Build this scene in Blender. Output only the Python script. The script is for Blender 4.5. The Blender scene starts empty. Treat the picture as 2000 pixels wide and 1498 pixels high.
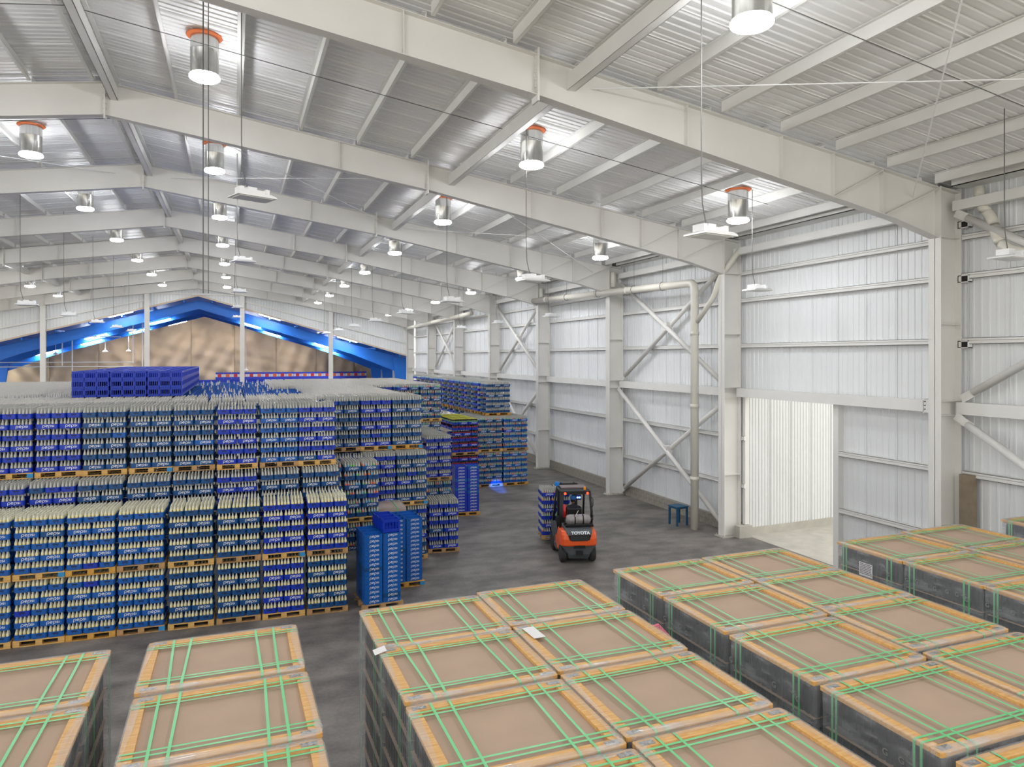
import bpy, bmesh, math, random
from mathutils import Vector, Matrix
random.seed(7)
R = random.random
SC = bpy.context.scene
COL = SC.collection
PI = math.pi

# ------------------------------------------------------------------ camera, world, exposure
F_PX = 1387.0
YAW = math.atan((1000 - 458) / F_PX)
cam_d = bpy.data.cameras.new('camera'); cam = bpy.data.objects.new('camera', cam_d); COL.objects.link(cam)
cam.location = (0, 0, 6.4); cam.rotation_euler = (PI / 2, 0, -YAW)
cam_d.sensor_width = 36; cam_d.lens = F_PX / 2000 * 36; cam_d.shift_y = -52 / 2000
cam_d.clip_start = 0.05; cam_d.clip_end = 500
SC.camera = cam
W = bpy.data.worlds.new('world'); SC.world = W; W.use_nodes = True
bg = W.node_tree.nodes['Background']
bg.inputs['Color'].default_value = (1.0, 0.985, 0.955, 1); bg.inputs['Strength'].default_value = 1.0
SC.view_settings.view_transform = 'Standard'; SC.view_settings.look = 'None'
SC.view_settings.exposure = 1.04; SC.view_settings.gamma = 1.0; SC.view_settings.use_curve_mapping = False
TUBE_POWER = 60.0       # emission of each daylight tube's diffuser
STRIP_POWER = 75.0      # fluorescent strips in the blue shed beyond

# ------------------------------------------------------------------ materials
def s2l(c):
    return tuple((x / 255 / 12.92) if x / 255 <= 0.04045 else ((x / 255 + 0.055) / 1.055) ** 2.4 for x in c)
MATS = {}
def mat(name, rgb, rough=0.5, metal=0.0, var=0.0, scale=4.0, alpha=1.0, emit=0.0, trans=0.0, spec=0.5, stretch=None, bump=0.0, rgb2=None):
    if name in MATS: return MATS[name]
    m = bpy.data.materials.new(name); m.use_nodes = True
    nt = m.node_tree; b = nt.nodes['Principled BSDF']
    c = s2l(rgb)
    b.inputs['Base Color'].default_value = (*c, 1); b.inputs['Roughness'].default_value = rough
    b.inputs['Metallic'].default_value = metal; b.inputs['Specular IOR Level'].default_value = spec
    b.inputs['Alpha'].default_value = alpha; b.inputs['Transmission Weight'].default_value = trans
    if emit:
        b.inputs['Emission Color'].default_value = (*c, 1); b.inputs['Emission Strength'].default_value = emit
    if var or bump or rgb2:
        tc = nt.nodes.new('ShaderNodeTexCoord'); mp = nt.nodes.new('ShaderNodeMapping')
        nz = nt.nodes.new('ShaderNodeTexNoise'); nz.inputs['Scale'].default_value = scale; nz.inputs['Detail'].default_value = 5
        if stretch: mp.inputs['Scale'].default_value = stretch
        nt.links.new(tc.outputs['Object'], mp.inputs[0]); nt.links.new(mp.outputs[0], nz.inputs['Vector'])
        if var or rgb2:
            r = nt.nodes.new('ShaderNodeValToRGB')
            r.color_ramp.elements[0].position = 0.3; r.color_ramp.elements[1].position = 0.7
            lo = s2l(rgb2) if rgb2 else tuple(x * (1 - var) for x in c); hi = c if rgb2 else tuple(min(1, x * (1 + var)) for x in c)
            r.color_ramp.elements[0].color = (*lo, 1); r.color_ramp.elements[1].color = (*hi, 1)
            nt.links.new(nz.outputs['Fac'], r.inputs[0]); nt.links.new(r.outputs[0], b.inputs['Base Color'])
        if bump:
            bp = nt.nodes.new('ShaderNodeBump'); bp.inputs['Strength'].default_value = bump; bp.inputs['Distance'].default_value = 0.02
            nt.links.new(nz.outputs['Fac'], bp.inputs['Height']); nt.links.new(bp.outputs[0], b.inputs['Normal'])
    MATS[name] = m
    return m

M_STEEL = mat('painted_steel', (226, 224, 219), 0.45, var=0.04, scale=0.8)
M_PURLIN = mat('purlin_paint', (228, 227, 223), 0.45, var=0.03, scale=1.5)
M_ROOF = mat('roof_sheet', (238, 238, 237), 0.4, metal=0.0, var=0.02, scale=0.7, stretch=(0.3, 2, 1))
M_WALL = mat('wall_sheet', (228, 230, 231), 0.42, var=0.025, scale=0.6)
M_OUT = mat('outer_sheet', (222, 223, 222), 0.45, var=0.02)
M_BLOCK = mat('concrete_block', (150, 144, 134), 0.9, var=0.2, scale=7, bump=0.3)
M_CONC = mat('pale_concrete', (176, 172, 162), 0.85, var=0.12, scale=2)
M_PVC = mat('cream_pvc', (222, 218, 206), 0.35)
M_CHROME = mat('galvanised_tube', (205, 205, 203), 0.2, metal=1.0, var=0.1, scale=3, stretch=(6, 6, 0.4))
M_ORANGE = mat('orange_sealant', (226, 122, 70), 0.6)
M_DIFF = mat('lit_diffuser', (250, 252, 255), 0.5, emit=TUBE_POWER)
M_STRIP = mat('lit_strip', (250, 252, 255), 0.5, emit=STRIP_POWER)
M_FILL_STRIP = mat('fill_strip', (255, 246, 232), 0.5, emit=60.0)  # glow of the added strips that brighten the tan curtain
M_WHITE = mat('white_enamel', (240, 240, 240), 0.35)
M_LENS = mat('fixture_lens', (222, 224, 222), 0.3)
M_CABLE = mat('grey_cable', (104, 104, 102), 0.6)
M_BLUEP = mat('blue_paint', (22, 110, 205), 0.45, var=0.05)
M_PALLET = [mat('pallet_pine', (214, 170, 100), 0.75, var=0.2, scale=9, stretch=(0.5, 3, 3)), mat('pallet_brown', (176, 138, 92), 0.8, var=0.22, scale=9), mat('pallet_ochre', (200, 150, 66), 0.75, var=0.18, scale=9)]
M_PBLUE = mat('pallet_blue_block', (44, 140, 198), 0.6)
CR = [mat('crate_navy_teal', (0, 72, 132), 0.42, var=0.12, scale=6), mat('crate_royal_blue', (0, 50, 178), 0.42, var=0.08, scale=6), mat('crate_mid_blue', (0, 88, 172), 0.42, var=0.1, scale=6)]
M_LET = mat('white_print', (236, 240, 245), 0.5)
M_SLOT = mat('dark_slot', (6, 20, 50), 0.6)
M_GLASS = mat('bottle_glass', (190, 190, 183), 0.12, alpha=0.85, spec=0.8)
M_GLASSF = mat('bottle_glass_far', (212, 209, 201), 0.25, alpha=0.94)
M_CREAM = mat('cream_label', (236, 226, 178), 0.5, alpha=1)
M_LABS = [mat('orange_label', (232, 132, 88), 0.5), mat('pink_label', (222, 132, 128), 0.5), mat('green_label', (130, 196, 126), 0.5), mat('sky_label', (120, 176, 216), 0.5)]
M_RLAB = mat('dark_red_label', (170, 50, 60), 0.5)
M_DRINK = mat('dark_drink', (24, 14, 22), 0.12, spec=0.8)
M_LIME = mat('yellow_cap', (206, 204, 66), 0.5)
M_WOODF = mat('frame_pine', (226, 184, 120), 0.55, scale=5, stretch=(1.2, 8, 8), rgb2=(204, 148, 78))
M_CARD = mat('brown_cardboard', (180, 156, 136), 0.8, var=0.05, scale=2)
M_STRAP = mat('green_strap', (112, 205, 138), 0.35)
M_STRAPD = mat('green_strap_side', (40, 150, 92), 0.35)
M_NAIL = mat('nail_plate', (160, 160, 158), 0.4, metal=0.7, var=0.35, scale=60)
M_LOAD = mat('dark_bottle_load', (60, 62, 64), 0.35, var=0.2, scale=14, stretch=(1, 1, 0.35), bump=0.3)
M_PAPER = mat('white_paper', (232, 230, 232), 0.7)
M_PINK = mat('pink_paper', (214, 110, 128), 0.7)
M_BLACK = mat('matte_black', (22, 22, 24), 0.5)
M_GREY = mat('machine_grey', (74, 80, 84), 0.45)
M_FORK = mat('machine_orange', (236, 92, 36), 0.35)
M_TYRE = mat('tyre_rubber', (48, 48, 48), 0.8, var=0.2, scale=12)
M_TANK = mat('worn_grey_tank', (150, 146, 144), 0.45, metal=0.3, var=0.25, scale=8)
M_RED = mat('red_lamp', (255, 40, 20), 0.4, emit=4.0)
M_BLULAMP = mat('blue_lamp', (60, 90, 255), 0.4, emit=10.0)
M_AMBER = mat('amber_lens', (235, 150, 20), 0.3)
M_EXT = mat('red_cylinder', (200, 30, 30), 0.35)
M_CLOTH = mat('dark_cloth', (34, 36, 46), 0.9)
M_CAP = mat('blue_cap', (20, 95, 170), 0.6)
M_SKIN = mat('skin', (150, 104, 80), 0.6)
M_HAIR = mat('black_hair', (20, 18, 17), 0.8)
M_STOOL = mat('blue_plastic', (30, 82, 118), 0.5)
M_POST = mat('brown_timber', (146, 132, 112), 0.8, var=0.15, scale=4)
M_FIX2 = mat('beige_trim', (206, 188, 168), 0.6)

def film_material():
    m = bpy.data.materials.new('stretch_film'); m.use_nodes = True; nt = m.node_tree
    b = nt.nodes['Principled BSDF']; b.inputs['Base Color'].default_value = (*s2l((218, 220, 224)), 1)
    b.inputs['Roughness'].default_value = 0.18; b.inputs['Specular IOR Level'].default_value = 0.8
    tc = nt.nodes.new('ShaderNodeTexCoord'); mp = nt.nodes.new('ShaderNodeMapping'); mp.inputs['Scale'].default_value = (1.2, 1.2, 5)
    nz = nt.nodes.new('ShaderNodeTexNoise'); nz.inputs['Scale'].default_value = 2.2; nz.inputs['Detail'].default_value = 6
    r = nt.nodes.new('ShaderNodeMapRange'); r.inputs['From Min'].default_value = 0.45; r.inputs['From Max'].default_value = 0.8
    r.inputs['To Min'].default_value = 0.19; r.inputs['To Max'].default_value = 0.55
    bp = nt.nodes.new('ShaderNodeBump'); bp.inputs['Strength'].default_value = 0.5; bp.inputs['Distance'].default_value = 0.03
    nt.links.new(tc.outputs['Object'], mp.inputs[0]); nt.links.new(mp.outputs[0], nz.inputs['Vector'])
    nt.links.new(nz.outputs['Fac'], r.inputs['Value']); nt.links.new(r.outputs[0], b.inputs['Alpha'])
    nt.links.new(nz.outputs['Fac'], bp.inputs['Height']); nt.links.new(bp.outputs[0], b.inputs['Normal'])
    return m
M_FILM = film_material()

def floor_material():
    m = bpy.data.materials.new('worn_concrete'); m.use_nodes = True; nt = m.node_tree
    b = nt.nodes['Principled BSDF']; b.inputs['Roughness'].default_value = 0.55
    tc = nt.nodes.new('ShaderNodeTexCoord')
    def noise(scale, sx=1.0, det=6):
        mp = nt.nodes.new('ShaderNodeMapping'); mp.inputs['Scale'].default_value = (sx, 1, 1)
        n = nt.nodes.new('ShaderNodeTexNoise'); n.inputs['Scale'].default_value = scale; n.inputs['Detail'].default_value = det
        nt.links.new(tc.outputs['Object'], mp.inputs[0]); nt.links.new(mp.outputs[0], n.inputs['Vector']); return n
    n1 = noise(0.45); n2 = noise(1.8, 0.65); n3 = noise(14)
    a = nt.nodes.new('ShaderNodeMath'); a.operation = 'ADD'; c = nt.nodes.new('ShaderNodeMath'); c.operation = 'MULTIPLY_ADD'; c.inputs[1].default_value = 0.35
    nt.links.new(n1.outputs['Fac'], a.inputs[0]); nt.links.new(n2.outputs['Fac'], a.inputs[1])
    nt.links.new(n3.outputs['Fac'], c.inputs[0]); nt.links.new(a.outputs[0], c.inputs[2])
    r = nt.nodes.new('ShaderNodeValToRGB'); r.color_ramp.elements[0].position = 0.48; r.color_ramp.elements[1].position = 0.8
    dv = nt.nodes.new('ShaderNodeMath'); dv.operation = 'MULTIPLY'; dv.inputs[1].default_value = 0.5
    nt.links.new(c.outputs[0], dv.inputs[0]); nt.links.new(dv.outputs[0], r.inputs[0])
    r.color_ramp.elements[0].color = (*s2l((88, 84, 82)), 1); r.color_ramp.elements[1].color = (*s2l((146, 140, 134)), 1)
    nt.links.new(r.outputs[0], b.inputs['Base Color'])
    return m
M_FLOOR = floor_material()

def tarp_material():
    m = mat('tan_tarpaulin', (208, 188, 160), 0.55, var=0.06, scale=0.6, bump=0.0)
    return m
M_TARP = tarp_material()

# ------------------------------------------------------------------ mesh helpers
class MB:
    def __init__(s): s.v = []; s.f = []; s.m = []
    def add(s, vs, fs, mi=0, M=None):
        o = len(s.v)
        s.v += [tuple(M @ Vector(v)) for v in vs] if M else [tuple(v) for v in vs]
        s.f += [tuple(i + o for i in f) for f in fs]; s.m += [mi] * len(fs); return s
    def box(s, x0, x1, y0, y1, z0, z1, mi=0, M=None):
        vs = [(x0, y0, z0), (x1, y0, z0), (x1, y1, z0), (x0, y1, z0), (x0, y0, z1), (x1, y0, z1), (x1, y1, z1), (x0, y1, z1)]
        return s.add(vs, [(3, 2, 1, 0), (4, 5, 6, 7), (0, 1, 5, 4), (1, 2, 6, 5), (2, 3, 7, 6), (3, 0, 4, 7)], mi, M)
    def prism(s, poly, y0, y1, mi=0, M=None, axis='y'):
        n = len(poly)
        def P(a, b, t): return {'y': (a, t, b), 'x': (t, a, b), 'z': (a, b, t)}[axis]
        vs = [P(a, b, y0) for a, b in poly] + [P(a, b, y1) for a, b in poly]
        fs = [tuple(range(n)), tuple(range(2 * n - 1, n - 1, -1))] + [(i, n + i, n + (i + 1) % n, (i + 1) % n) for i in range(n)]
        return s.add(vs, fs, mi, M)
    def tube(s, pts, r, n=8, mi=0, caps=True):
        pts = [Vector(p) for p in pts]; vs = []; fs = []
        rs = r if isinstance(r, (list, tuple)) else [r] * len(pts)
        up = None
        for i, p in enumerate(pts):
            d = (pts[min(i + 1, len(pts) - 1)] - pts[max(i - 1, 0)]).normalized()
            if up is None: up = Vector((0, 0, 1)) if abs(d.z) < 0.9 else Vector((1, 0, 0))
            a = d.cross(up).normalized(); b = a.cross(d).normalized(); up = b
            for k in range(n):
                t = 2 * PI * k / n; vs.append(p + (a * math.cos(t) + b * math.sin(t)) * rs[i])
        for i in range(len(pts) - 1):
            for k in range(n):
                fs.append((i * n + k, i * n + (k + 1) % n, (i + 1) * n + (k + 1) % n, (i + 1) * n + k))
        if caps: fs += [tuple(range(n - 1, -1, -1)), tuple((len(pts) - 1) * n + k for k in range(n))]
        return s.add(vs, fs, mi)
    def lathe(s, prof, n=12, mi=0, c=(0, 0, 0), M=None, mis=None):
        o = len(s.v); vs = []; fs = []
        for r, z in prof:
            for k in range(n):
                t = 2 * PI * k / n; vs.append((c[0] + r * math.cos(t), c[1] + r * math.sin(t), c[2] + z))
        for i in range(len(prof) - 1):
            for k in range(n): fs.append((i * n + k, i * n + (k + 1) % n, (i + 1) * n + (k + 1) % n, (i + 1) * n + k))
        s.add(vs, fs, mi, M)
        if mis:
            for i in range(len(prof) - 1):
                for k in range(n): s.m[len(s.m) - len(fs) + i * n + k] = mis[i]
        if prof[0][0] > 1e-4: s.add([vs[k] for k in range(n)], [tuple(range(n - 1, -1, -1))], mis[0] if mis else mi, M)
        if prof[-1][0] > 1e-4: s.add([vs[(len(prof) - 1) * n + k] for k in range(n)], [tuple(range(n))], mis[-1] if mis else mi, M)
        return s
    def mesh(s, name, mats, smooth=False):
        me = bpy.data.meshes.new(name); me.from_pydata(s.v, [], s.f)
        for m in (mats if isinstance(mats, (list, tuple)) else [mats]): me.materials.append(m)
        if any(s.m): me.polygons.foreach_set('material_index', s.m)
        if smooth: me.polygons.foreach_set('use_smooth', [True] * len(s.f))
        me.update(); return me
    def obj(s, name, mats, parent=None, smooth=False, bevel=0, **k):
        o = link(name, s.mesh(name, mats, smooth), parent, **k)
        if bevel:
            b = o.modifiers.new('bevel', 'BEVEL'); b.width = bevel; b.segments = 2; b.limit_method = 'ANGLE'
        return o
def link(name, data, parent=None, loc=None, rz=None, label=None, cat=None, group=None, kind=None, rot=None):
    o = bpy.data.objects.new(name, data); COL.objects.link(o)
    if parent: o.parent = parent
    if loc is not None: o.location = loc
    if rz is not None: o.rotation_euler = (0, 0, rz)
    if rot is not None: o.rotation_euler = rot
    if label: o['label'] = label
    if cat: o['category'] = cat
    if group: o['group'] = group
    if kind: o['kind'] = kind
    return o
def thing(name, label, cat, loc=(0, 0, 0), rz=0, group=None):
    return link(name, None, None, loc, rz, label, cat, group)
ORD = ['first', 'second', 'third', 'fourth', 'fifth', 'sixth', 'seventh', 'eighth', 'ninth', 'tenth', 'eleventh', 'twelfth', 'thirteenth', 'fourteenth', 'fifteenth', 'sixteenth', 'seventeenth']
def bar(mb, a, b, w, h, mi=0):
    a, b = Vector(a), Vector(b); d = b - a; L = d.length; d.normalize()
    side = d.cross(Vector((0, 0, 1)));
    if side.length < 1e-3: side = Vector((1, 0, 0))
    side.normalize(); up = side.cross(d)
    M = Matrix(((side.x, d.x, up.x, a.x), (side.y, d.y, up.y, a.y), (side.z, d.z, up.z, a.z), (0, 0, 0, 1)))
    return mb.box(-w / 2, w / 2, 0, L, -h / 2, h / 2, mi, M)

# ------------------------------------------------------------------ structure
RX = -3.1                      # ridge
WX = 17.05                     # right wall sheet
FY = [4.3 + 8.27 * k for k in range(9)]   # frames; FY[0] is behind the view's edge
Y_END = 71.0
def roof_z(x): return 13.72 - 0.149 * abs(x - RX)
def raft_top(x): return 13.45 - 0.149 * abs(x - RX)
BOT = [(0, 12.62), (8.5, 11.42), (17.8, 9.72), (19.25, 9.35)]
def raft_bot(x):
    d = abs(x - RX)
    for (a, za), (b, zb) in zip(BOT, BOT[1:]):
        if d <= b: return za + (zb - za) * (d - a) / (b - a)
    return BOT[-1][1]

MB().box(-24, 18, -4, 130, -0.2, 0).obj('floor', M_FLOOR, kind='structure')
M_YARD_BOUNCE = mat('bounce_yard_concrete', (206, 202, 192), 0.9, var=0.06, scale=0.5)  # unseen ground outside, added pale to bounce sky light onto the ceiling
MB().box(-70, -24, -40, 130, -0.2, 0).box(-24, 60, -40, -4, -0.2, 0).box(18, 60, -4, 130, -0.2, 0).obj('floor_yard_bounce', M_YARD_BOUNCE, kind='structure')

ceil_ = link('ceiling', None, kind='structure')
def corr_profile(n_ribs, pitch, h, w0=0.07, w1=0.035):
    """points across the panel: (t, height) of a trapezoid-ribbed sheet"""
    pts = [(0, 0)]
    for i in range(n_ribs):
        c = (i + 0.5) * pitch
        pts += [(c - w0 / 2, 0), (c - w1 / 2, h), (c + w1 / 2, h), (c + w0 / 2, 0)]
    pts.append((n_ribs * pitch, 0)); return pts
def roof_panel(sign):
    prof = corr_profile(5, 0.2, 0.026); mb = MB(); L = 20.3
    vs = []; fs = []
    for t, h in prof:
        for d in (0.0, L): vs.append((sign * d, t + 0.0, roof_z(RX + sign * d) + h))
    for i in range(len(prof) - 1): fs.append((2 * i, 2 * i + 1, 2 * i + 3, 2 * i + 2))
    k = len(vs); vs += [(0, 0, roof_z(RX) + 0.05), (sign * L, 0, roof_z(RX + sign * L) + 0.05), (0, 0.012, roof_z(RX) - 0.022), (sign * L, 0.012, roof_z(RX + sign * L) - 0.022)]
    fs.append((k, k + 1, k + 3, k + 2))
    return mb.add(vs, fs).mesh('roof_panel', M_ROOF)
for sg in (1, -1):
    me = roof_panel(sg)
    for i in range(-2, 71): link('roof_panel', me, ceil_, (RX, i * 1.0, 0))
def zsec(mb, y0, y1, x, z, h=0.24, fl=0.075, t=0.012):
    mb.box(x - t / 2, x + t / 2, y0, y1, z, z + h); mb.box(x, x + fl, y0, y1, z, z + t); mb.box(x - fl, x, y0, y1, z + h - t, z + h); mb.box(x + fl - t, x + fl, y0, y1, z, z + 0.025)
PX = [RX + s * d for s in (1, -1) for d in [0.28] + [1.65 + 1.58 * k for k in range(12)]]
for x in PX:
    mb = MB(); zsec(mb, 0.18, 8.09, 0, 0); me = mb.mesh('purlin', M_PURLIN)
    for k in range(8):
        link('purlin', me, ceil_, (x, FY[k], raft_top(x) + 0.02))
for x in (RX + 0.2, 6.15, -12.4):        # deeper strut beams between frames
    mb = MB(); mb.box(-0.09, 0.09, 0.01, 8.26, 0, 0.012); mb.box(-0.09, 0.09, 0.01, 8.26, 0.3, 0.312); mb.box(-0.09, -0.08, 0.01, 8.26, 0.0, 0.3); mb.box(0.08, 0.09, 0.01, 8.26, 0.0, 0.3)
    mb.box(-0.02, 0.14, 0.01, 0.16, -0.02, 0.42); me = mb.mesh('strut_beam', M_PURLIN)
    for k in range(8): link('strut_beam', me, ceil_, (x, FY[k], (13.03 if abs(x - RX) < 1 else 11.62 if x > 0 else 11.7)))

def make_frame(k):
    y = FY[k]
    t = thing('portal_frame', f'{ORD[k]} white steel roof frame from the camera, with tapered rafters and columns' if k < 8 else 'farthest white steel roof frame standing against the ribbed end wall', 'steel frame', (0, y, 0))
    for sg, nm in ((1, 'rafter'), (-1, 'rafter')):
        xs = [0.02, 4, 8.5, 13.5, 17.8, 19.25]
        mb = MB(); top = [(RX + sg * d, raft_top(RX + sg * d)) for d in xs]; bot = [(RX + sg * d, raft_bot(RX + sg * d)) for d in xs]
        for i in range(len(xs) - 1):
            q = [bot[i], bot[i + 1], top[i + 1], top[i]]
            if sg < 0: q = q[::-1]
            mb.prism(q, -0.006, 0.006)
            mb.prism([(top[i][0], top[i][1] - 0.014), (top[i + 1][0], top[i + 1][1] - 0.014), top[i + 1], top[i]], -0.13, 0.13)
            mb.prism([bot[i], bot[i + 1], (bot[i + 1][0], bot[i + 1][1] - 0.016), (bot[i][0], bot[i][1] - 0.016)], -0.13, 0.13)
        mb.obj(nm, M_STEEL, t)
        cx = RX + sg * 19.25
        mb = MB(); a, b = cx, cx + sg * 0.7
        mb.box(min(a, b), max(a, b), -0.006, 0.006, 0.03, 10.62)
        mb.box(min(a, a + sg * 0.016), max(a, a + sg * 0.016), -0.17, 0.17, 0.03, 10.6)
        mb.box(min(b, b + sg * 0.016), max(b, b + sg * 0.016), -0.17, 0.17, 0.03, 10.6)
        mb.prism([(a, 10.58), (b, 10.48), (b, 10.5), (a, 10.6)], -0.15, 0.15)
        mb.obj('column', M_STEEL, t)
        if sg > 0:
            bp = MB().box(a - 0.12, b + 0.1, -0.24, 0.24, 0.001, 0.035)
            for dx in (0.0, 0.25, 0.5, 0.75):
                for dy in (-0.2, 0.2): bp.lathe([(0.02, 0), (0.02, 0.06)], 6, c=(a - 0.06 + dx, dy, 0.035))
            bp.obj('base_plate', M_CONC, t)
            for z in (2.2, 4.95, 5.3, 7.2, 9.35):
                MB().box(a + 0.016, b, -0.165, 0.165, z, z + 0.014).obj('stiffener', M_STEEL, t)
        # rafter stiffeners and splice plates
        for d in (5.9, 11.9, 14.4, 15.9, 17.4):
            x = RX + sg * d
            MB().prism([(x - 0.008, raft_bot(x)), (x + 0.008, raft_bot(x)), (x + 0.008, raft_top(x) - 0.014), (x - 0.008, raft_top(x) - 0.014)], -0.12, 0.12).obj('stiffener', M_STEEL, t)
        for d0, d1 in ((15.9, 17.4), (17.5, 19.25)):
            x0, x1 = RX + sg * d0, RX + sg * d1; mb = MB()
            q = [(x0, raft_bot(x0) + 0.02), (x1, raft_top(x1) - 0.03), (x1, raft_top(x1) - 0.05), (x0, raft_bot(x0))]
            mb.prism(q, -0.125, 0.125).obj('knee_plate', M_STEEL, t)
        x = RX + sg * 8.5; mb = MB().box(x - 0.02, x + 0.02, -0.15, 0.15, raft_bot(x) - 0.13, raft_top(x) + 0.12)
        for i in range(6):
            z = raft_bot(x) + 0.02 + i * (raft_top(x) - raft_bot(x) - 0.06) / 5
            for sy in (-0.07, 0.07): mb.box(x - 0.045, x + 0.045, sy - 0.018, sy + 0.018, z - 0.018, z + 0.018)
        mb.obj('splice_plate', M_STEEL, t)
    mb = MB().box(RX - 0.02, RX + 0.02, -0.15, 0.15, 12.5, 13.58)
    for i in range(7):
        z = 12.66 + i * 0.13
        for sy in (-0.07, 0.07): mb.box(RX - 0.045, RX + 0.045, sy - 0.018, sy + 0.018, z - 0.018, z + 0.018)
    mb.obj('ridge_plate', M_STEEL, t)
    return t
for k in range(1, 9): make_frame(k)

# right wall -------------------------------------------------------
DOOR_Y0, DOOR_Y1, DOOR_Z = 16.42, 20.52, 4.96
wall_r = link('wall_right', None, kind='structure')
def wall_panel(width, z0, z1, name='wall_panel', n=5, h=0.016):
    prof = corr_profile(n, width / n, h, 0.075, 0.04); vs = []; fs = []
    for t, hh in prof: vs += [(-hh, t, z0), (-hh, t, z1)]
    for i in range(len(prof) - 1): fs.append((2 * i + 1, 2 * i + 3, 2 * i + 2, 2 * i))
    k = len(vs); vs += [(0, 0, z0), (0, 0, z1), (-0.03, 0.006, z0), (-0.03, 0.006, z1)]; fs.append((k, k + 1, k + 3, k + 2))
    k = len(vs); vs += [(0.04, 0, z0), (0.04, width, z0), (0.04, width, z1), (0.04, 0, z1)]; fs.append((k, k + 1, k + 2, k + 3))
    return MB().add(vs, fs).mesh(name, M_WALL)
full = wall_panel(1.02, 0.44, 10.75); upper = wall_panel(1.025, DOOR_Z, 10.75)
y = DOOR_Y1
while y < Y_END - 0.5: link('wall_panel', full, wall_r, (WX, y, 0)); y += 1.02
for i in range(4): link('wall_panel', upper, wall_r, (WX, DOOR_Y0 + i * 1.025, 0))
y = DOOR_Y0 - 1.02
for i in range(4): link('wall_panel', full, wall_r, (WX, y - 1.02 * i, 0))
y = 12.33 - 1.02
for i in range(14): link('wall_panel', full, wall_r, (WX, y - 1.02 * i, 0))
def girt(y0, y1, z, x=WX - 0.03, d=0.145, h=0.15, name='girt'):
    mb = MB(); mb.box(-d, 0, y0, y1, 0, 0.01); mb.box(-d, -d + 0.01, y0, y1, 0, h * 0.55); mb.box(-d, -d + 0.01, y0, y1, h * 0.62, h); mb.box(-d, 0, y0, y1, h - 0.01, h); mb.box(-d + 0.03, -d + 0.04, y0, y1, 0, h); mb.box(-d, 0, y0 - 0.01, y0, 0, h); mb.box(-d, 0, y1, y1 + 0.01, 0, h)
    mb.obj(name, M_PURLIN, wall_r, loc=(x, 0, z))
for k in range(0, 8):
    y0, y1 = FY[k] + 0.02, FY[k + 1] - 0.02
    y0, y1 = FY[k] + 0.19, FY[k + 1] - 0.19
    for z in (9.3, 8.33, 6.72): girt(y0, y1, z)
    for z in (3.42, 1.72):
        if k == 1:
            girt(y0, DOOR_Y0, z); girt(DOOR_Y1, y1, z)
        else: girt(y0, y1, z)
    mb = MB(); mb.box(-0.1, 0.1, y0, y1, 0, 0.3); mb.box(-0.12, 0.12, y0, y0 + 0.5, -0.02, 0.32); mb.box(-0.1, 0.11, y0 + 0.5, y0 + 0.53, -0.04, 0.34)
    for j in range(3): mb.box(-0.12, -0.1, y0 + 0.44, y0 + 0.48, 0.05 + j * 0.1, 0.08 + j * 0.1)
    mb.obj('strut_beam', M_PURLIN, wall_r, loc=(WX - 0.3, 0, 4.98))
    mb = MB(); mb.box(-0.09, 0.09, y0, y1, 0, 0.24); mb.box(-0.11, 0.11, y0, y0 + 0.5, -0.02, 0.26); mb.box(-0.1, 0.1, y0 + 0.5, y0 + 0.53, -0.04, 0.28)
    mb.obj('strut_beam', M_PURLIN, wall_r, loc=(WX - 0.45, 0, 10.0))
    MB().box(WX - 0.57, WX - 0.02, y0, y1, 10.6, 10.62).box(WX - 0.57, WX - 0.55, y0, y1, 10.6, roof_z(WX - 0.56) - 0.002).obj('eave_gutter', M_PURLIN, wall_r)
# plinth of concrete blocks
plinth = link('baseboard_right', None, kind='structure')
bm_ = MB().box(-0.19, 0.0, 0.004, 0.396, 0.002, 0.215).mesh('block', M_BLOCK)
def blocks(y0, y1, x=WX + 0.02):
    for c in range(2):
        yy = y0 - (0.2 if c else 0)
        while yy < y1 - 0.1:
            link('block', bm_, plinth, (x + (R() - 0.5) * 0.008, yy, c * 0.22)); yy += 0.4
blocks(20.7, 42); blocks(8.6, 16.2)
MB().box(WX - 0.16, WX, 42, 71, 0, 0.44).obj('kerb', M_BLOCK, plinth)
MB().box(WX - 0.5, WX + 0.05, 20.35, 20.62, 0.001, 0.42).obj('kerb_end', M_CONC, plinth)

# loading door opening
door = link('door_1', None, kind='structure')
MB().box(-0.2, 0.07, 0.0, 0.2, 0.0, DOOR_Z).obj('jamb', M_PURLIN, door, loc=(WX, DOOR_Y0 - 0.16, 0))
MB().box(-0.12, 0.05, 0, 0.14, 0.42, DOOR_Z).obj('jamb', M_PURLIN, door, loc=(WX, DOOR_Y1, 0))
MB().box(-0.1, 0.05, DOOR_Y0 - 0.1, DOOR_Y1 + 0.1, 0, 0.12).obj('lintel', M_PURLIN, door, loc=(WX, 0, DOOR_Z))
# neighbour's ribbed wall outside the opening
out = link('wall_outside', None, kind='structure')
ow = wall_panel(1.0, 0.3, 8.6, n=7, h=0.035); ow.materials[0] = M_OUT
for i in range(9): link('wall_panel', ow, out, (WX + 0.06 + i + 1.0, 20.62 + 0.045 * i, 0), rz=PI / 2 + 0.045)
MB().box(0, 9, -0.06, 0.25, 0, 0.3).obj('kerb', M_CONC, out, loc=(WX + 0.06, 20.6, 0), rz=0.045)
MB().box(WX + 0.02, 30, 8, 21, 0.001, 0.012).obj('floor_apron', M_CONC, kind='structure')

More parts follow.
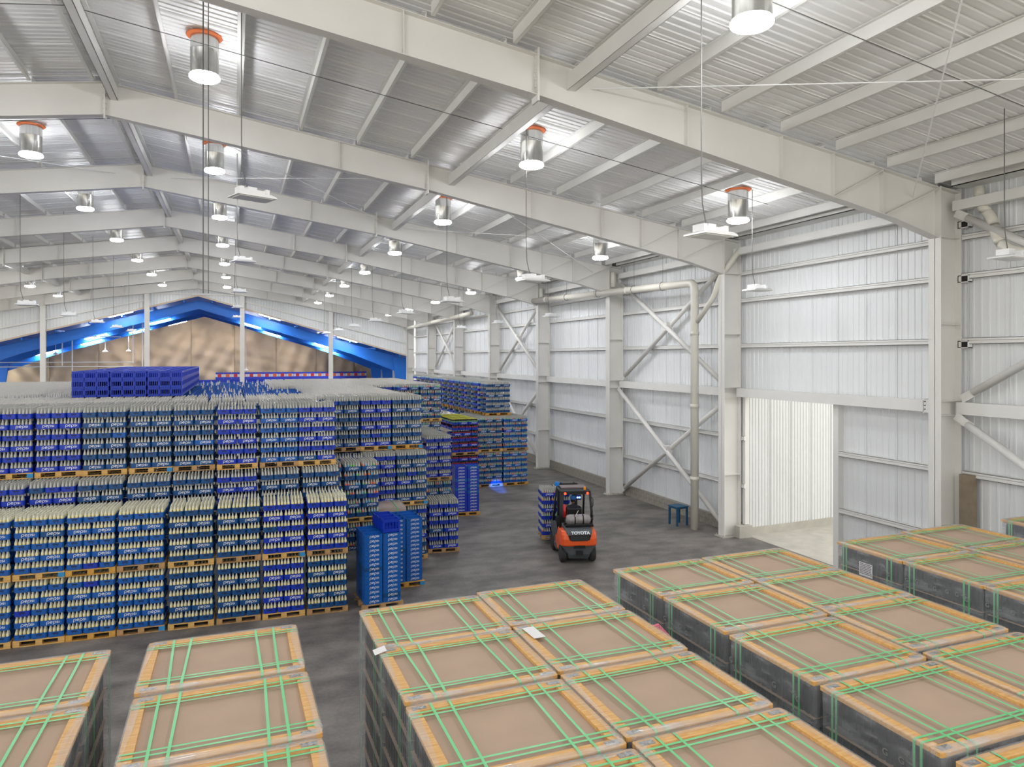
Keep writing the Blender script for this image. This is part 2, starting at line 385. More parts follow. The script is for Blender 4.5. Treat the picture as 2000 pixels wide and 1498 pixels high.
# end wall ---------------------------------------------------------
wall_b = link('wall_back', None, kind='structure')
def shed_z(x): return 11.95 - 0.283 * abs(x - RX)
x = -22.3
while x < WX:
    w = min(1.0, WX - x); cx0, cx1 = x, x + w
    prof = corr_profile(4, w / 4, 0.03, 0.09, 0.045); vs = []; fs = []
    for tt, hh in prof:
        xx = x + tt; vs += [(xx, Y_END - hh, shed_z(xx)), (xx, Y_END - hh, roof_z(xx))]
    for i in range(len(prof) - 1): fs.append((2 * i, 2 * i + 2, 2 * i + 3, 2 * i + 1))
    MB().add(vs, fs).obj('wall_panel', M_WALL, wall_b); x += 1.0
for sg in (1, -1):
    for off in (1.3, 2.9):
        a, b = 0.0, 19.5
        pts = [(RX + sg * d, shed_z(RX + sg * d) + off * (0.35 + 0.65 * min(1, d / 12))) for d in (3.9, 19.3)]
        mb = MB(); bar(mb, (pts[0][0], Y_END - 0.12, pts[0][1]), (pts[1][0], Y_END - 0.12, pts[1][1]), 0.16, 0.14); 
        if off < 2: mb.obj('girt', M_PURLIN, wall_b)
    mb = MB(); bar(mb, (RX, Y_END - 0.1, shed_z(RX) + 0.05), (RX + sg * 20, Y_END - 0.1, shed_z(RX + sg * 20) + 0.05), 0.2, 0.14); mb.obj('flashing', M_FIX2, wall_b)
MB().box(-7.1, 0.5, Y_END - 0.2, Y_END - 0.05, 12.05, 12.2).obj('girt', M_PURLIN, wall_b)
for i, x in enumerate((-15.16, -7.26, 0.67, 8.72)):
    t = thing('wind_post', f'slim white steel post before the tan curtain, {ORD[i]} of four from left', 'post', (x, 70.75, 0))
    z1 = roof_z(x) - 0.3
    MB().box(-0.2, 0.2, -0.16, -0.14, 0, z1).box(-0.2, 0.2, 0.14, 0.16, 0, z1).box(-0.01, 0.01, -0.14, 0.14, 0, z1).obj('shaft', M_STEEL, t)
    MB().box(-0.25, 0.25, -0.2, 0.2, 0, 0.02).obj('base_plate', M_STEEL, t)

# blue shed beyond -------------------------------------------------
shed = link('wall_shed_back', None, kind='structure')
YT = 92.5
def tarp_mesh(x0, x1):
    rnd = random.Random(int(x0 * 10) + 99); nx, nz = 24, 40; vs = []; fs = []
    ph = [rnd.uniform(0, 6) for _ in range(6)]; sl = rnd.uniform(-0.8, 0.8)
    for i in range(nx + 1):
        for j in range(nz + 1):
            u = i / nx; xx = x0 + (x1 - x0) * u; top = shed_z(xx) + 0.1; zz = 0.2 + (top - 0.2) * j / nz
            w = 0.2 * math.sin(1.7 * xx + sl * 2.2 * zz + ph[0]) * math.sin(0.8 * zz + ph[1]) + 0.13 * math.sin(3.3 * xx - sl * 3 * zz + ph[2]) + 0.06 * math.sin(5.1 * zz + 1.1 * xx + ph[3])
            if i in (0, nx): w *= 0.2
            vs.append((xx, YT - w, zz))
    for i in range(nx):
        for j in range(nz):
            a = i * (nz + 1) + j; fs.append((a, a + nz + 1, a + nz + 2, a + 1))
    return MB().add(vs, fs)
MB().box(-26, 19, YT + 0.6, YT + 0.65, 0, 12).obj('backing_sheet', M_POST, shed)
x = -24.0
while x < 19:
    tarp_mesh(x + 0.02, x + 4.78).obj('tarpaulin', M_TARP, shed, smooth=True); x += 4.8
for i, y in enumerate((72.4, 79.2, 86.0)):
    t = thing('blue_frame', f'{("nearest", "middle", "farthest")[i]} blue painted rafter frame in the shed behind the end wall', 'steel frame', (0, y, 0))
    for sg in (1, -1):
        pts = [0.0, 6, 14, 18.4]; dep = [0.8, 0.85, 1.0, 1.5]; mb = MB()
        for a in range(3):
            xa, xb = RX + sg * pts[a], RX + sg * pts[a + 1]
            za, zb = shed_z(xa) - 0.25, shed_z(xb) - 0.25
            q = [(xa, za - dep[a]), (xb, zb - dep[a + 1]), (xb, zb), (xa, za)]
            mb.prism(q if sg > 0 else q[::-1], -0.02, 0.02)
            mb.prism([(xa, za - dep[a] - 0.03), (xb, zb - dep[a + 1] - 0.03), (xb, zb - dep[a + 1]), (xa, za - dep[a])], -0.14, 0.14)
            mb.prism([(xa, za - 0.02), (xb, zb - 0.02), (xb, zb), (xa, za)], -0.14, 0.14)
        mb.obj('rafter', M_BLUEP, t)
        xe = RX + sg * 19.6; mb = MB()
        q = [(xe - sg * 0.55, 0), (xe, 0), (xe, 6.3), (xe - sg * 1.4, 6.3 + 0.1), (xe - sg * 1.2, 5.0)]
        mb.prism(q, -0.16, 0.16).obj('column', M_BLUEP, t)
shedroof = link('ceiling_shed', None, kind='structure')
for sg in (1, -1):
    for a in range(8):
        x0, x1 = RX + sg * a * 2.5, RX + sg * (a + 1) * 2.5
        mb = MB().add([(x0, Y_END + 0.05, shed_z(x0)), (x1, Y_END + 0.05, shed_z(x1)), (x1, YT + 0.3, shed_z(x1)), (x0, YT + 0.3, shed_z(x0))], [(0, 1, 2, 3)])
        mb.obj('roof_panel', M_BLUEP, shedroof)
        xm = RX + sg * (a * 2.5 + 1.2)
        MB().box(xm - 0.06, xm + 0.06, Y_END + 0.1, YT, shed_z(xm) - 0.24, shed_z(xm) - 0.03).obj('purlin', M_BLUEP, shedroof)
    xe = RX + sg * 20.2
    if sg > 0: MB().box(xe - 0.05, xe + 0.05, Y_END, YT, 0, 6.5).obj('side_sheet', M_OUT, shedroof)

STR = [(-18, 85.5), (-14, 85.5), (-6, 88.9), (0.5, 88.9), (7, 88.9), (-12, 88.9), (-9.3, 70.75), (3.1, 70.75), (10.3, 70.75), (-12.5, 78.7), (-6.9, 78.7), (1.6, 78.7), (8.9, 78.7), (-9.5, 85.5), (4.0, 85.5), (10.5, 85.5)]  # row nearest the curtain is unseen, added to light the tarpaulins
for i, (x, y) in enumerate(STR):
    z = shed_z(x) - (0.1 if y < 74 else 0.95); sl = 0.283 * (1 if x < RX else -1)
    t = thing('strip_light', f'lit fluorescent strip under the shed roof, {("near row", "middle row", "far row", "added fill row by curtain")[0 if y < 74 else 1 if y < 82 else 2 if y < 88 else 3]}, {ORD[sorted(q for q in STR if q[1] == y).index((x, y))]} from left', 'light', (x, y, z))
    t.rotation_euler = (0, -math.atan(sl), 0)
    MB().box(-1.0, 1.0, -0.12, 0.12, 0.05, 0.12).obj('housing', M_WHITE, t)
    MB().box(-0.97, 0.97, -0.08, -0.02, 0.0, 0.05).box(-0.97, 0.97, 0.02, 0.08, 0.0, 0.05).obj('tube', M_STRIP if y < 88 else M_FILL_STRIP, t)

# ------------------------------------------------------------------ wall braces and pipes
def brace_tube(a, b, r=0.095):
    a, b = Vector(a), Vector(b); d = (b - a).normalized(); mb = MB()
    mb.tube([a + d * 0.35, b - d * 0.35], r, 10)
    mb2 = MB()
    for p, s in ((a, 1), (b, -1)):
        q = p + d * s * 0.5; bar(mb2, p, q, 0.02, 0.2)
    return mb, mb2
for k, nm in ((0, 'nearest'), (2, 'second'), (4, 'third'), (6, 'farthest')):
    y0, y1 = FY[k] + 0.25, FY[k + 1] - 0.25; x = WX - 0.42
    for z0, z1, part in ((5.35, 9.95, 'upper'), (0.2, 4.95, 'lower')):
        t = thing('cross_brace', f'{part} X of white tube bracing on the right wall, {nm} braced bay', 'bracing', (x, (y0 + y1) / 2, z0))
        o = Vector((x, (y0 + y1) / 2, z0))
        for dx, pa, pb in ((-0.08, (0, y0, z0), (0, y1, z1)), (0.12, (0, y0, z1), (0, y1, z0))):
            pa = Vector((x + dx, pa[1], pa[2])) - o; pb = Vector((x + dx, pb[1], pb[2])) - o
            m1, m2 = brace_tube(pa, pb)
            m1.obj('brace_tube', M_STEEL, t, smooth=True); m2.obj('gusset', M_STEEL, t)
        MB().box(-0.14, 0.16, -0.16, 0.16, (z1 - z0) / 2 - 0.16, (z1 - z0) / 2 + 0.16).obj('centre_plate', M_STEEL, t)

def smooth_path(pts, r=0.3):
    out = [Vector(pts[0])]
    for a, b, c in zip(pts, pts[1:], pts[2:]):
        a, b, c = Vector(a), Vector(b), Vector(c); p = b + (a - b).normalized() * r; q = b + (c - b).normalized() * r
        for i in range(5):
            t = i / 4; out.append((1 - t) ** 2 * p + 2 * t * (1 - t) * b + t * t * q)
    out.append(Vector(pts[-1])); return out
def pipe(name, label, pts, r, colr=None, hangers=()):
    o = Vector(pts[0]); t = thing(name, label, 'pipe', o)
    MB().tube([p - o for p in smooth_path(pts)], r, 12).obj('pipe_run', M_PVC, t, smooth=True)
    for a, b in zip(pts, pts[1:]):
        a, b = Vector(a), Vector(b); L = (b - a).length; n = int(L / 3)
        for i in range(n):
            p = a + (b - a) * (i + 0.7) / (n + 0.4) - o; d = (b - a).normalized()
            MB().tube([p - d * 0.07, p + d * 0.07], r * 1.12, 12).obj('coupling', M_PVC, t, smooth=True)
    for p in hangers:
        p = Vector(p) - o
        MB().tube([p + Vector((r * 1.15 * math.cos(q), 0, r * 1.15 * math.sin(q))) for q in [2 * PI * i / 10 for i in range(11)]], 0.012, 4).tube([p + Vector((0, 0, r)), p + Vector((0, 0, 1.3))], 0.008, 4).obj('hanger', M_CABLE, t)
pipe('drain_pipe', 'long cream drain pipe bending down to the floor beside the blue stool', [(15.92, 22.1, 0.0), (15.92, 22.1, 9.15), (15.92, 37.6, 9.6)], 0.15, hangers=[(15.92, yy, 9.15 + 0.029 * (yy - 22.1)) for yy in (24.2, 26.4, 29.6, 33)])
pipe('branch_pipe', 'short cream pipe branching into the tall drain pipe beside the second column', [(16.6, 20.35, 10.2), (16.2, 21.0, 9.25), (16.1, 21.15, 8.6), (15.95, 22.0, 7.7)], 0.1)
pipe('overhead_pipe', 'far cream drain pipe running overhead towards the end wall', [(15.9, 48.7, 9.54), (15.9, 70.3, 9.2)], 0.16)
pipe('gutter_pipe', 'cream downpipe with an S bend hanging from the gutter at right edge', [(16.72, 11.85, 10.5), (16.72, 11.82, 10.0), (16.6, 11.45, 9.72), (16.6, 11.37, 9.2), (16.45, 11.0, 8.85), (16.2, 9.2, 8.3)], 0.12)
for i, k in enumerate((3, 4)):
    pipe('outlet_pipe', f'short upright cream gutter outlet beside the {ORD[k]} column, above drain pipe', [(16.25, FY[k] - 0.35, 10.3), (16.25, FY[k] - 0.35, 9.62)], 0.12)

# rod bracing under the roof
def roof_rod(i, k0, xa, xb, lab):
    a = Vector((xa, FY[k0], raft_bot(xa) * 0.35 + raft_top(xa) * 0.65)); b = Vector((xb, FY[k0 + 1], raft_bot(xb) * 0.35 + raft_top(xb) * 0.65))
    o = MB().tube([Vector((0, 0, 0)), b - a], 0.013, 5).obj('tie_rod', M_WHITE, None, loc=a, label=lab, cat='rod')
roof_rod(0, 0, 15.4, 6.6, 'thin white tie rod from the nearest splice across to the right, almost level')
roof_rod(1, 0, 6.6, 15.4, 'thin white tie rod rising steeply at upper right from the nearest knee')
roof_rod(2, 2, -2.2, 6.0, 'white tie rod in third bay sloping from the ridge')
roof_rod(3, 2, 6.0, -2.2, 'white tie rod in third bay rising towards the ridge')
roof_rod(4, 2, 6.6, 15.4, 'white tie rod in third bay nearest the right wall')
roof_rod(5, 2, 15.4, 6.6, 'white tie rod in third bay crossing above the row of daylight tubes')
roof_rod(6, 2, -12.0, -4.0, 'white tie rod in third bay at the left edge of the roof')

# ------------------------------------------------------------------ daylight tubes
def tube_meshes():
    r = 0.285
    fl = MB().lathe([(r - 0.02, 0.0), (r + 0.06, 0.01), (r + 0.09, 0.04), (r, 0.045)], 20).mesh('flange', M_ORANGE, True)
    tb = MB().lathe([(r, -0.82), (r, -0.3), (r + 0.006, -0.29), (r + 0.006, -0.27), (r, -0.26), (r, 0.14)], 24).mesh('tube', M_CHROME, True)
    df = MB().lathe([(0.0, -0.93), (0.15, -0.92), (0.27, -0.895), (r + 0.026, -0.865), (r + 0.026, -0.83), (r + 0.003, -0.795)], 20).mesh('diffuser', M_DIFF, True)
    return fl, tb, df
TM = tube_meshes()
TROWS = [(-13.2, 'far left row'), (-5.65, 'row left of the ridge'), (-0.6, 'row right of the ridge'), (7.05, 'middle right row'), (13.5, 'row nearest the right wall')]
for x, rn in TROWS:
    ys = [8.4 + 8.27 * k for k in range(1 if x in (13.5, -13.2, -5.65) else 0, 8)]
    for k, y in enumerate(ys):
        t = thing('daylight_tube', f'chrome daylight tube with glowing diffuser, {ORD[k]} from camera in {rn}', 'light', (x, y, roof_z(x) - 0.08), group='daylight tubes in the roof')
        for nm, me in zip(('flange', 'tube', 'diffuser'), TM): link(nm, me, t)

# ------------------------------------------------------------------ hanging fixtures
def fixture(x, y, n, rn, z=8.3):
    zt = roof_z(x) + 0.01
    t = thing('hanging_fixture', f'unlit white panel fixture on a cable, {ORD[n]} from camera, {rn}', 'light', (x, y, z), rz=0.25 + 0.15 * math.sin(x + y), group='white fixtures hanging on cables')
    if FM:
        for nm, me in FM: link(nm, me, t)
    else:
        p = MB().prism([(-0.36, 0.0), (0.36, 0.0), (0.34, 0.03), (0.25, 0.055), (-0.25, 0.055), (-0.34, 0.03)], -0.24, 0.24).mesh('panel', M_WHITE)
        l = MB().box(-0.3, 0.3, -0.19, 0.19, -0.012, 0.0).mesh('lens', M_LENS)
        h = MB().box(-0.24, 0.24, -0.1, -0.03, 0.055, 0.14).box(-0.24, 0.24, 0.03, 0.1, 0.055, 0.14).box(-0.27, -0.2, -0.12, 0.12, 0.055, 0.17).box(0.2, 0.27, -0.12, 0.12, 0.055, 0.17).box(-0.1, 0.06, -0.06, 0.06, 0.05, 0.19).mesh('driver_box', M_WHITE)
        FM.extend([('panel', p), ('lens', l), ('driver_box', h)])
        for nm, me in FM: link(nm, me, t)
    MB().tube([(-0.2, 0, zt - z), (-0.2, 0, 1.0), (-0.18, 0, 0.5), (-0.1, 0, 0.19)], 0.01, 5).obj('cable', M_CABLE, t)
FM = []
NROW = {}
for x, rn, ns in ((-7.1, 'row left of the ridge', range(3, 8)), (7.0, 'middle right row', range(0, 8)), (14.0, 'row nearest the right wall', (0, 1, 3, 4, 5))):
    for c, n in enumerate(ns): fixture(x, 9.3 + 7.15 * n, c, rn)
for c in range(5): fixture(0.3 - 0.03 * c, 13.6 + 12.0 * c, c, 'row near the ridge', 9.25 if c == 0 else 9.6)
for k in range(8):
    y = 9.2 + 7.15 * k if k else 8.6; mb = MB()
    mb.tube([(-14, 0, roof_z(-14) - 0.34), (RX, 0, roof_z(RX) - 0.34), (14.3, 0, roof_z(14.3) - 0.34)], 0.009, 5)
    mb.obj('conduit', M_CABLE, None, loc=(0, y, 0), label=f'thin dark conduit running across under the roof purlins, {ORD[k]} from camera', cat='conduit')
# conduit hanging mast near ridge
MB().tube([(0, 0, 0), (0, 0, 5.7)], 0.012, 5).tube([(0.09, 0, 0), (0.09, 0, 5.7)], 0.009, 5).obj('hanging_conduit', M_CABLE, None, loc=(-0.55, 14.6, 7.6), label='pair of dark upright conduits dropping from the roof left of the ridge fixture', cat='conduit')

# ------------------------------------------------------------------ timber pallets
PAL_W, PAL_D, PAL_H = 1.0, 1.0, 0.145
pb = MB().box(-0.5, 0.5, -0.05, 0.05, -0.011, 0.011)
PALM = [dict(b=MB().box(-0.5, 0.5, -0.052, 0.052, -0.011, 0.011).mesh('deck_board', m), r=MB().box(-0.05, 0.05, -0.5, 0.5, -0.011, 0.011).mesh('bottom_board', m),
             k=MB().box(-0.065, 0.065, -0.07, 0.07, -0.05, 0.05).mesh('block', m)) for m in M_PALLET]
BLK_BLUE = MB().box(-0.065, 0.065, -0.07, 0.07, -0.05, 0.05).mesh('block', M_PBLUE)
def pallet(x, y, z, rz, label, w=1.0, d=1.0, kind=None, blue=False):
    """x,y = centre of the footprint"""
    P = PALM[kind if kind is not None else random.randrange(3)]
    t = thing('wooden_pallet', label, 'pallet', (x, y, z), rz, 'wooden pallets under the crates')
    t.scale = (w, d, 1)
    for j in range(5): link('deck_board', P['b'], t, (0, -0.448 + j * 0.224, 0.134))
    for i in (-1, 0, 1):
        link('bottom_board', P['b'], t, (0, i * 0.43, 0.011))
        for j in (-1, 0, 1):
            if j == 1 and i != 1: continue
            o = link('block', BLK_BLUE if (blue and i == 1 and j == -1) else P['k'], t, (i * 0.435, j * 0.43, 0.072))
            if blue and i == 1 and j == -1: o['label'] = 'blue painted corner block'
    return t

# ------------------------------------------------------------------ crates and bottles
LP = 0.262      # layer pitch
CH = 0.122      # crate wall height
def crate_mesh(name, m, lx, ly, h=CH, slots=True):
    """open-top crate, chamfered corners, rim lip, floor; origin bottom centre"""
    mb = MB(); c = 0.03
    def ring(ax, ay, z, ch=c): 
        return [(-ax + ch, -ay, z), (ax - ch, -ay, z), (ax, -ay + ch, z), (ax, ay - ch, z), (ax - ch, ay, z), (-ax + ch, ay, z), (-ax, ay - ch, z), (-ax, -ay + ch, z)]
    ax, ay = lx / 2 - 0.002, ly / 2 - 0.002
    rings = [ring(ax - 0.012, ay - 0.012, 0.0), ring(ax - 0.012, ay - 0.012, 0.018), ring(ax - 0.004, ay - 0.004, 0.022), ring(ax - 0.004, ay - 0.004, h - 0.016), ring(ax, ay, h - 0.012), ring(ax, ay, h), ring(ax - 0.01, ay - 0.01, h), ring(ax - 0.012, ay - 0.012, 0.02)]
    vs = sum(rings, []); fs = []
    for r in range(7):
        for k in range(8): fs.append((r * 8 + k, r * 8 + (k + 1) % 8, (r + 1) * 8 + (k + 1) % 8, (r + 1) * 8 + k))
    fs.append(tuple(range(7, -1, -1))); fs.append(tuple(56 + k for k in range(8)))
    mb.add(vs, fs)
    return mb
def stroke_text():
    """the word pepsi as flat ribbons in the XZ plane, centred, facing -Y"""
    strokes = []
    def arc(cx, cy, rx, ry, a0, a1, n=12): return [(cx + rx * math.cos(math.radians(a0 + (a1 - a0) * i / n)), cy + ry * math.sin(math.radians(a0 + (a1 - a0) * i / n))) for i in range(n + 1)]
    x = 0
    strokes += [[(x + 0.05, -0.42), (x + 0.05, 0.25)] + arc(x + 0.42, 0.34, 0.36, 0.33, 180, -120, 14)]; x += 0.98
    strokes += [[(x + 0.06, 0.36), (x + 0.7, 0.44)] + arc(x + 0.38, 0.36, 0.33, 0.34, 15, 310, 13)]; x += 0.9
    strokes += [[(x + 0.05, -0.42), (x + 0.05, 0.25)] + arc(x + 0.42, 0.34, 0.36, 0.33, 180, -120, 14)]; x += 0.93
    strokes += [[(x + 0.5, 0.62), (x + 0.2, 0.66), (x + 0.06, 0.52), (x + 0.16, 0.38), (x + 0.42, 0.3), (x + 0.52, 0.17), (x + 0.38, 0.04), (x + 0.04, 0.06)]]; x += 0.72
    strokes += [[(x + 0.05, 0.02), (x + 0.05, 0.66)]]; x += 0.12
    mb = MB(); s = 0.25 / x; hw = 0.072
    for st in strokes:
        P = [Vector((a, b)) for a, b in st]; L = []; Rr = []
        for i, p in enumerate(P):
            d = (P[min(i + 1, len(P) - 1)] - P[max(i - 1, 0)]).normalized(); n = Vector((-d.y, d.x)) * hw
            L.append(p + n); Rr.append(p - n)
        vs = [((q.x - x / 2) * s, 0, (q.y - 0.13) * s) for q in L] + [((q.x - x / 2) * s, 0, (q.y - 0.13) * s) for q in Rr]; n = len(P)
        mb.add(vs, [(n + i, n + i + 1, i + 1, i) for i in range(n - 1)])
    return mb
TXT = stroke_text()
LET = TXT.mesh('lettering', M_LET)
LX, LY = 0.484, 0.322       # crate plan
CM = []                      # CM[c] = (body, variants) body long side along X
for m in CR:
    b = crate_mesh('bottle_crate', m, LX, LY)
    for s in (-1, 1):
        for zz in (0.075,):
            b.box(s * (LX / 2 - 0.005), s * (LX / 2 + 0.0005), -0.055, 0.055, zz, zz + 0.02, 1)
            b.box(s * (LX / 2 - 0.006), s * (LX / 2 + 0.001), -0.04, -0.02, 0.05, 0.062, 1); b.box(s * (LX / 2 - 0.006), s * (LX / 2 + 0.001), 0.02, 0.04, 0.05, 0.062, 1)
    CM.append(b.mesh('bottle_crate', [m, M_SLOT]))
    # same crate with its lettering in one mesh, for the mass behind
for ci, m in enumerate(CR):
    b = crate_mesh('bottle_crate_lettered', m, LX, LY)
    for s in (-1, 1): b.box(s * (LX / 2 - 0.005), s * (LX / 2 + 0.0005), -0.055, 0.055, 0.075, 0.095, 1)
    b.add(TXT.v, TXT.f, 2, Matrix.Translation((0.03, -LY / 2 - 0.0015, 0.058)))
    CM.append(b.mesh('bottle_crate_lettered', [m, M_SLOT, M_LET]))

def bottle_mesh(name, labmat=None, glass=M_GLASS, n=8, cap=None):
    prof = [(0.026, 0.0), (0.031, 0.008), (0.031, 0.132), (0.0285, 0.15), (0.0205, 0.185), (0.0145, 0.213), (0.0122, 0.238), (0.0150, 0.242), (0.0150, 0.254), (0.009, 0.256)]
    mis = [0, 0, 0, 0, 0, 0, 0, 2 if cap else 0, 2 if cap else 0]
    if labmat:
        prof = [(0.026, 0.0), (0.031, 0.008), (0.031, 0.115), (0.0318, 0.117), (0.0318, 0.145), (0.0285, 0.168), (0.0215, 0.19), (0.0145, 0.216), (0.0122, 0.238), (0.0150, 0.242), (0.0150, 0.254), (0.009, 0.256)]
        mis = [0, 0, 1, 1, 1, 0, 0, 0, 0, 2 if cap else 0, 2 if cap else 0]
        if cap: prof[-3] = (0.021, 0.242); prof[-2] = (0.021, 0.256)
    return MB().lathe(prof, n, mis=mis).mesh(name, [glass, labmat or glass, cap or glass], True)
B_CLEAR = bottle_mesh('glass_bottle'); B_CREAM = bottle_mesh('glass_bottle_cream', M_CREAM, mat('pale_bottle_glass', (228, 226, 206), 0.15, alpha=0.88))
B_COL = [bottle_mesh('glass_bottle_' + n, l) for n, l in zip('abcd', M_LABS)]
B_DARK = bottle_mesh('glass_bottle_dark', M_RLAB, M_DRINK); B_LIME = bottle_mesh('glass_bottle_lime', M_LABS[2], M_DRINK, cap=M_LIME)
B_FAR = MB().lathe([(0.031, 0.0), (0.031, 0.135), (0.0185, 0.195), (0.0135, 0.252)], 6).mesh('glass_bottle_far', M_GLASSF, True)
BM = [B_CLEAR, B_CREAM] + B_COL + [B_DARK, B_LIME, B_FAR]    # 0 clear 1 cream 2-5 coloured 6 dark 7 lime cap

def spot(a, b, short):
    """place of bottle a, b (of 12 x 12) on a unit layer, grouped by crate"""
    if short: return ((a // 4) + 0.5) / 3 + (a % 4 - 1.5) * 0.0745, ((b // 6) + 0.5) / 2 + (b % 6 - 2.5) * 0.0765
    return ((a // 6) + 0.5) / 2 + (a % 6 - 2.5) * 0.0765, ((b // 4) + 0.5) / 3 + (b % 4 - 1.5) * 0.0745
crates = []      # (x,y,z,rot,long_front,colour,score,label,shown)
bottles = []     # (x,y,z,type,label or None)
def side_words(i, n): return {2: ('left', 'right'), 3: ('left', 'middle', 'right')}[n][i]
def stack(x0, y0, rz, tiers, btype, col, name, z_from=0.0, w=1.0, top_open=True, depth=1.0, inner=True, start_short=True, scale=1.0, bt_rows=None, pallets=True, pal_kind=None, right_open=False, blue=(), off={}):
    """x0,y0: front left corner. tiers = list of layer counts. z_from: lowest height that the photo shows."""
    c, s = math.cos(rz), math.sin(rz); z = 0.0
    nt = len(tiers)
    for ti, nl in enumerate(tiers):
        ox, oy = off.get(ti, (0, 0))
        def T(u, v): return (x0 + ox + u * c - v * s, y0 + oy + u * s + v * c)
        tname = ['lowest tier', 'second tier', 'third tier'][ti]
        if pallets and z + 0.15 > z_from:
            px, py = T(w / 2, depth / 2)
            pallet(px, py, z, rz, f'pallet beneath {tname} of {name}', w=w * 1.02, d=depth * 1.0, kind=pal_kind, blue=(ti in blue))
        z += 0.147
        ccol = col[ti] if isinstance(col, (list, tuple)) else col
        for L in range(nl):
            top = (L == nl - 1) and ti == nt - 1
            openish = (L == nl - 1)
            if z + LP > z_from:
                short = ((L % 2 == 0) == start_short)
                jit = (R() - 0.5) * 0.012
                nb_top = 12 if (top or openish and z_from < z) else 2
                # crates of this layer: centre u, v, short side to the front?, column, row
                cells = []
                if w > 1.2:
                    cols = [(0.161 + 0.3225 * q, True) for q in range(4)] if short else ([(0.161, True), (0.565, False), (1.05, False)] if L % 4 < 2 else [(0.242, False), (0.727, False), (1.13, True)])
                else:
                    cols = [((q + 0.5) * w / 3, True) for q in range(3)] if short else [((q + 0.5) * w / 2, False) for q in range(2)]
                for ci_, (u, sh) in enumerate(cols):
                    ny = 2 if sh else 3
                    for b in range(ny): cells.append((u, (b + 0.5) * depth / ny, sh, ci_, b))
                for u, v, sh, a, b in cells:
                    show = not (b > 0 and not (inner or top)) and not (b > 1 and not top and not right_open)
                    ju, jv = jit + (R() - 0.5) * 0.006, (R() - 0.5) * 0.014
                    X, Y = T(u + ju, v + jv)
                    cc = ccol if R() < 0.93 else random.choice((0, 1, 2))
                    lab = f'blue bottle crate, {side_words(a, len(cols)) if len(cols) < 4 else ORD[a]}, {ORD[L]} layer of {tname}, {name}' if b == 0 else None
                    if show: crates.append((X, Y, z, rz + (PI / 2 if sh else 0), not sh, cc, b == 0, lab))
                    na, nbb = (4, 6) if sh else (6, 4)
                    for p in range(na):
                        for q in range(nbb):
                            bu = u + (p - (na - 1) / 2) * 0.0755; bv = v + (q - (nbb - 1) / 2) * 0.0765
                            ia, ib = int(bu / w * (16 if w > 1.2 else 12)), int(bv / depth * 12)
                            if ib >= nb_top and not (right_open and bu > w - 0.17): continue
                            if R() < 0.004: continue
                            X, Y = T(bu + ju, bv + jv)
                            bt = btype if not callable(btype) else btype(ti, L, ia)
                            bottles.append((X, Y, z + 0.006, bt, (name, ti, L, top, ia, ib)))
            z += LP
    return z

def colour_mix(ti, L, a): return 0 if (a * 5 + L * 3 + ti) % 9 in (0, 2, 5, 7) else 2 + (int(a / 1.7) * 7 + L * 3) % 4
# row A: the front row of two tiers
AX = [-5.56, -4.53, -3.52, -2.5, -1.44, -0.39, 0.64, 1.68]; AY = [18.53, 18.5, 18.45, 18.42, 18.36, 18.32, 18.25, 18.2]
AZ = [0, 2, 0, 0, 1, 0, 1, 1]; AC = [(2, 2), (2, 2), (2, 2), (2, 2), (0, 0), (0, 0), (1, 1), (0, 1)]
A_NAMES = []
for i in range(8):
    nm = f'{ORD[i]} front stack from left'; A_NAMES.append(nm)
    stack(AX[i], AY[i], -0.035, [5, 5], 1, list(AC[i][:2]), nm, pal_kind=[0, 0, 2, 1, 0, 1, 0, 1][i], right_open=(i == 7), blue={1: (1,), 3: (0,), 6: (1,)}.get(i, ()), w=0.975)
# row B: three tiers behind it
BXs = [-6.6, -5.55, -4.52, -3.51, -2.47, -1.46, -0.42, 0.64, 1.68]
BC = [(1, 1, 1), (1, 1, 1), (1, 1, 1), (0, 0, 0), (0, 0, 0), (0, 0, 0), (1, 1, 1), (0, 0, 2), (0, 0, 1)]
for i in range(9):
    nm = f'{ORD[i]} tall stack behind the front row'
    stack(BXs[i], 19.62 + 0.02 * (i % 3), 0.0, [6, 6, 6], 0, BC[i], nm, z_from=2.75, start_short=False, w=0.975, pal_kind=[0, 0, 0, 0, 0, 1, 0, 1, 0][i], right_open=(i == 8), blue={1: (2,), 4: (2,)}.get(i, ()), off={2: (-0.06 if i == 8 else 0.0, 0.74 - 0.05 * i)})
# N: coloured bottles, second tier, right of row A
for i, x in enumerate((1.82, 2.86)):
    stack(x, 20.3, 0.0, [6, 6], colour_mix, 0, f'{("left", "right")[i]} coloured stack by empties', z_from=1.0, start_short=True, right_open=(i == 1))
# M row: three tiers
for i, x in enumerate((2.72, 3.73, 4.73)):
    stack(x, 22.0, 0.0, [6, 6, 6], 0, (0, 1, 0)[i], f'{("left", "middle", "right")[i]} tall stack beyond the brown carton', z_from=(3.2, 1.5, 0)[i], start_short=False, right_open=(i == 2), blue=(1, 2) if i else (), w=0.98, off={2: (-0.04, 0.5)})
    stack(x, 23.65, 0.0, [6, 6, 6], 0, 0, f'{("left", "middle", "right")[i]} stack one row behind, above brown carton', z_from=0.5, inner=False, pallets=False)
# P short single stack
stack(5.88, 22.5, -0.12, [6], 0, 1, 'single tier stack beside the aisle', start_short=False, right_open=True, pal_kind=1)
# Q two tiers and its rear
for j in range(4): stack(6.7, 26.0 + j * 1.08, 0.0, [6, 6], (lambda ti, L, a: colour_mix(ti, L, a) if ti == 0 else 0), [0, 1], f'two tier stack behind the single stack, {ORD[j]} in its row', z_from=0 if j == 0 else 2.7, start_short=False, right_open=True)
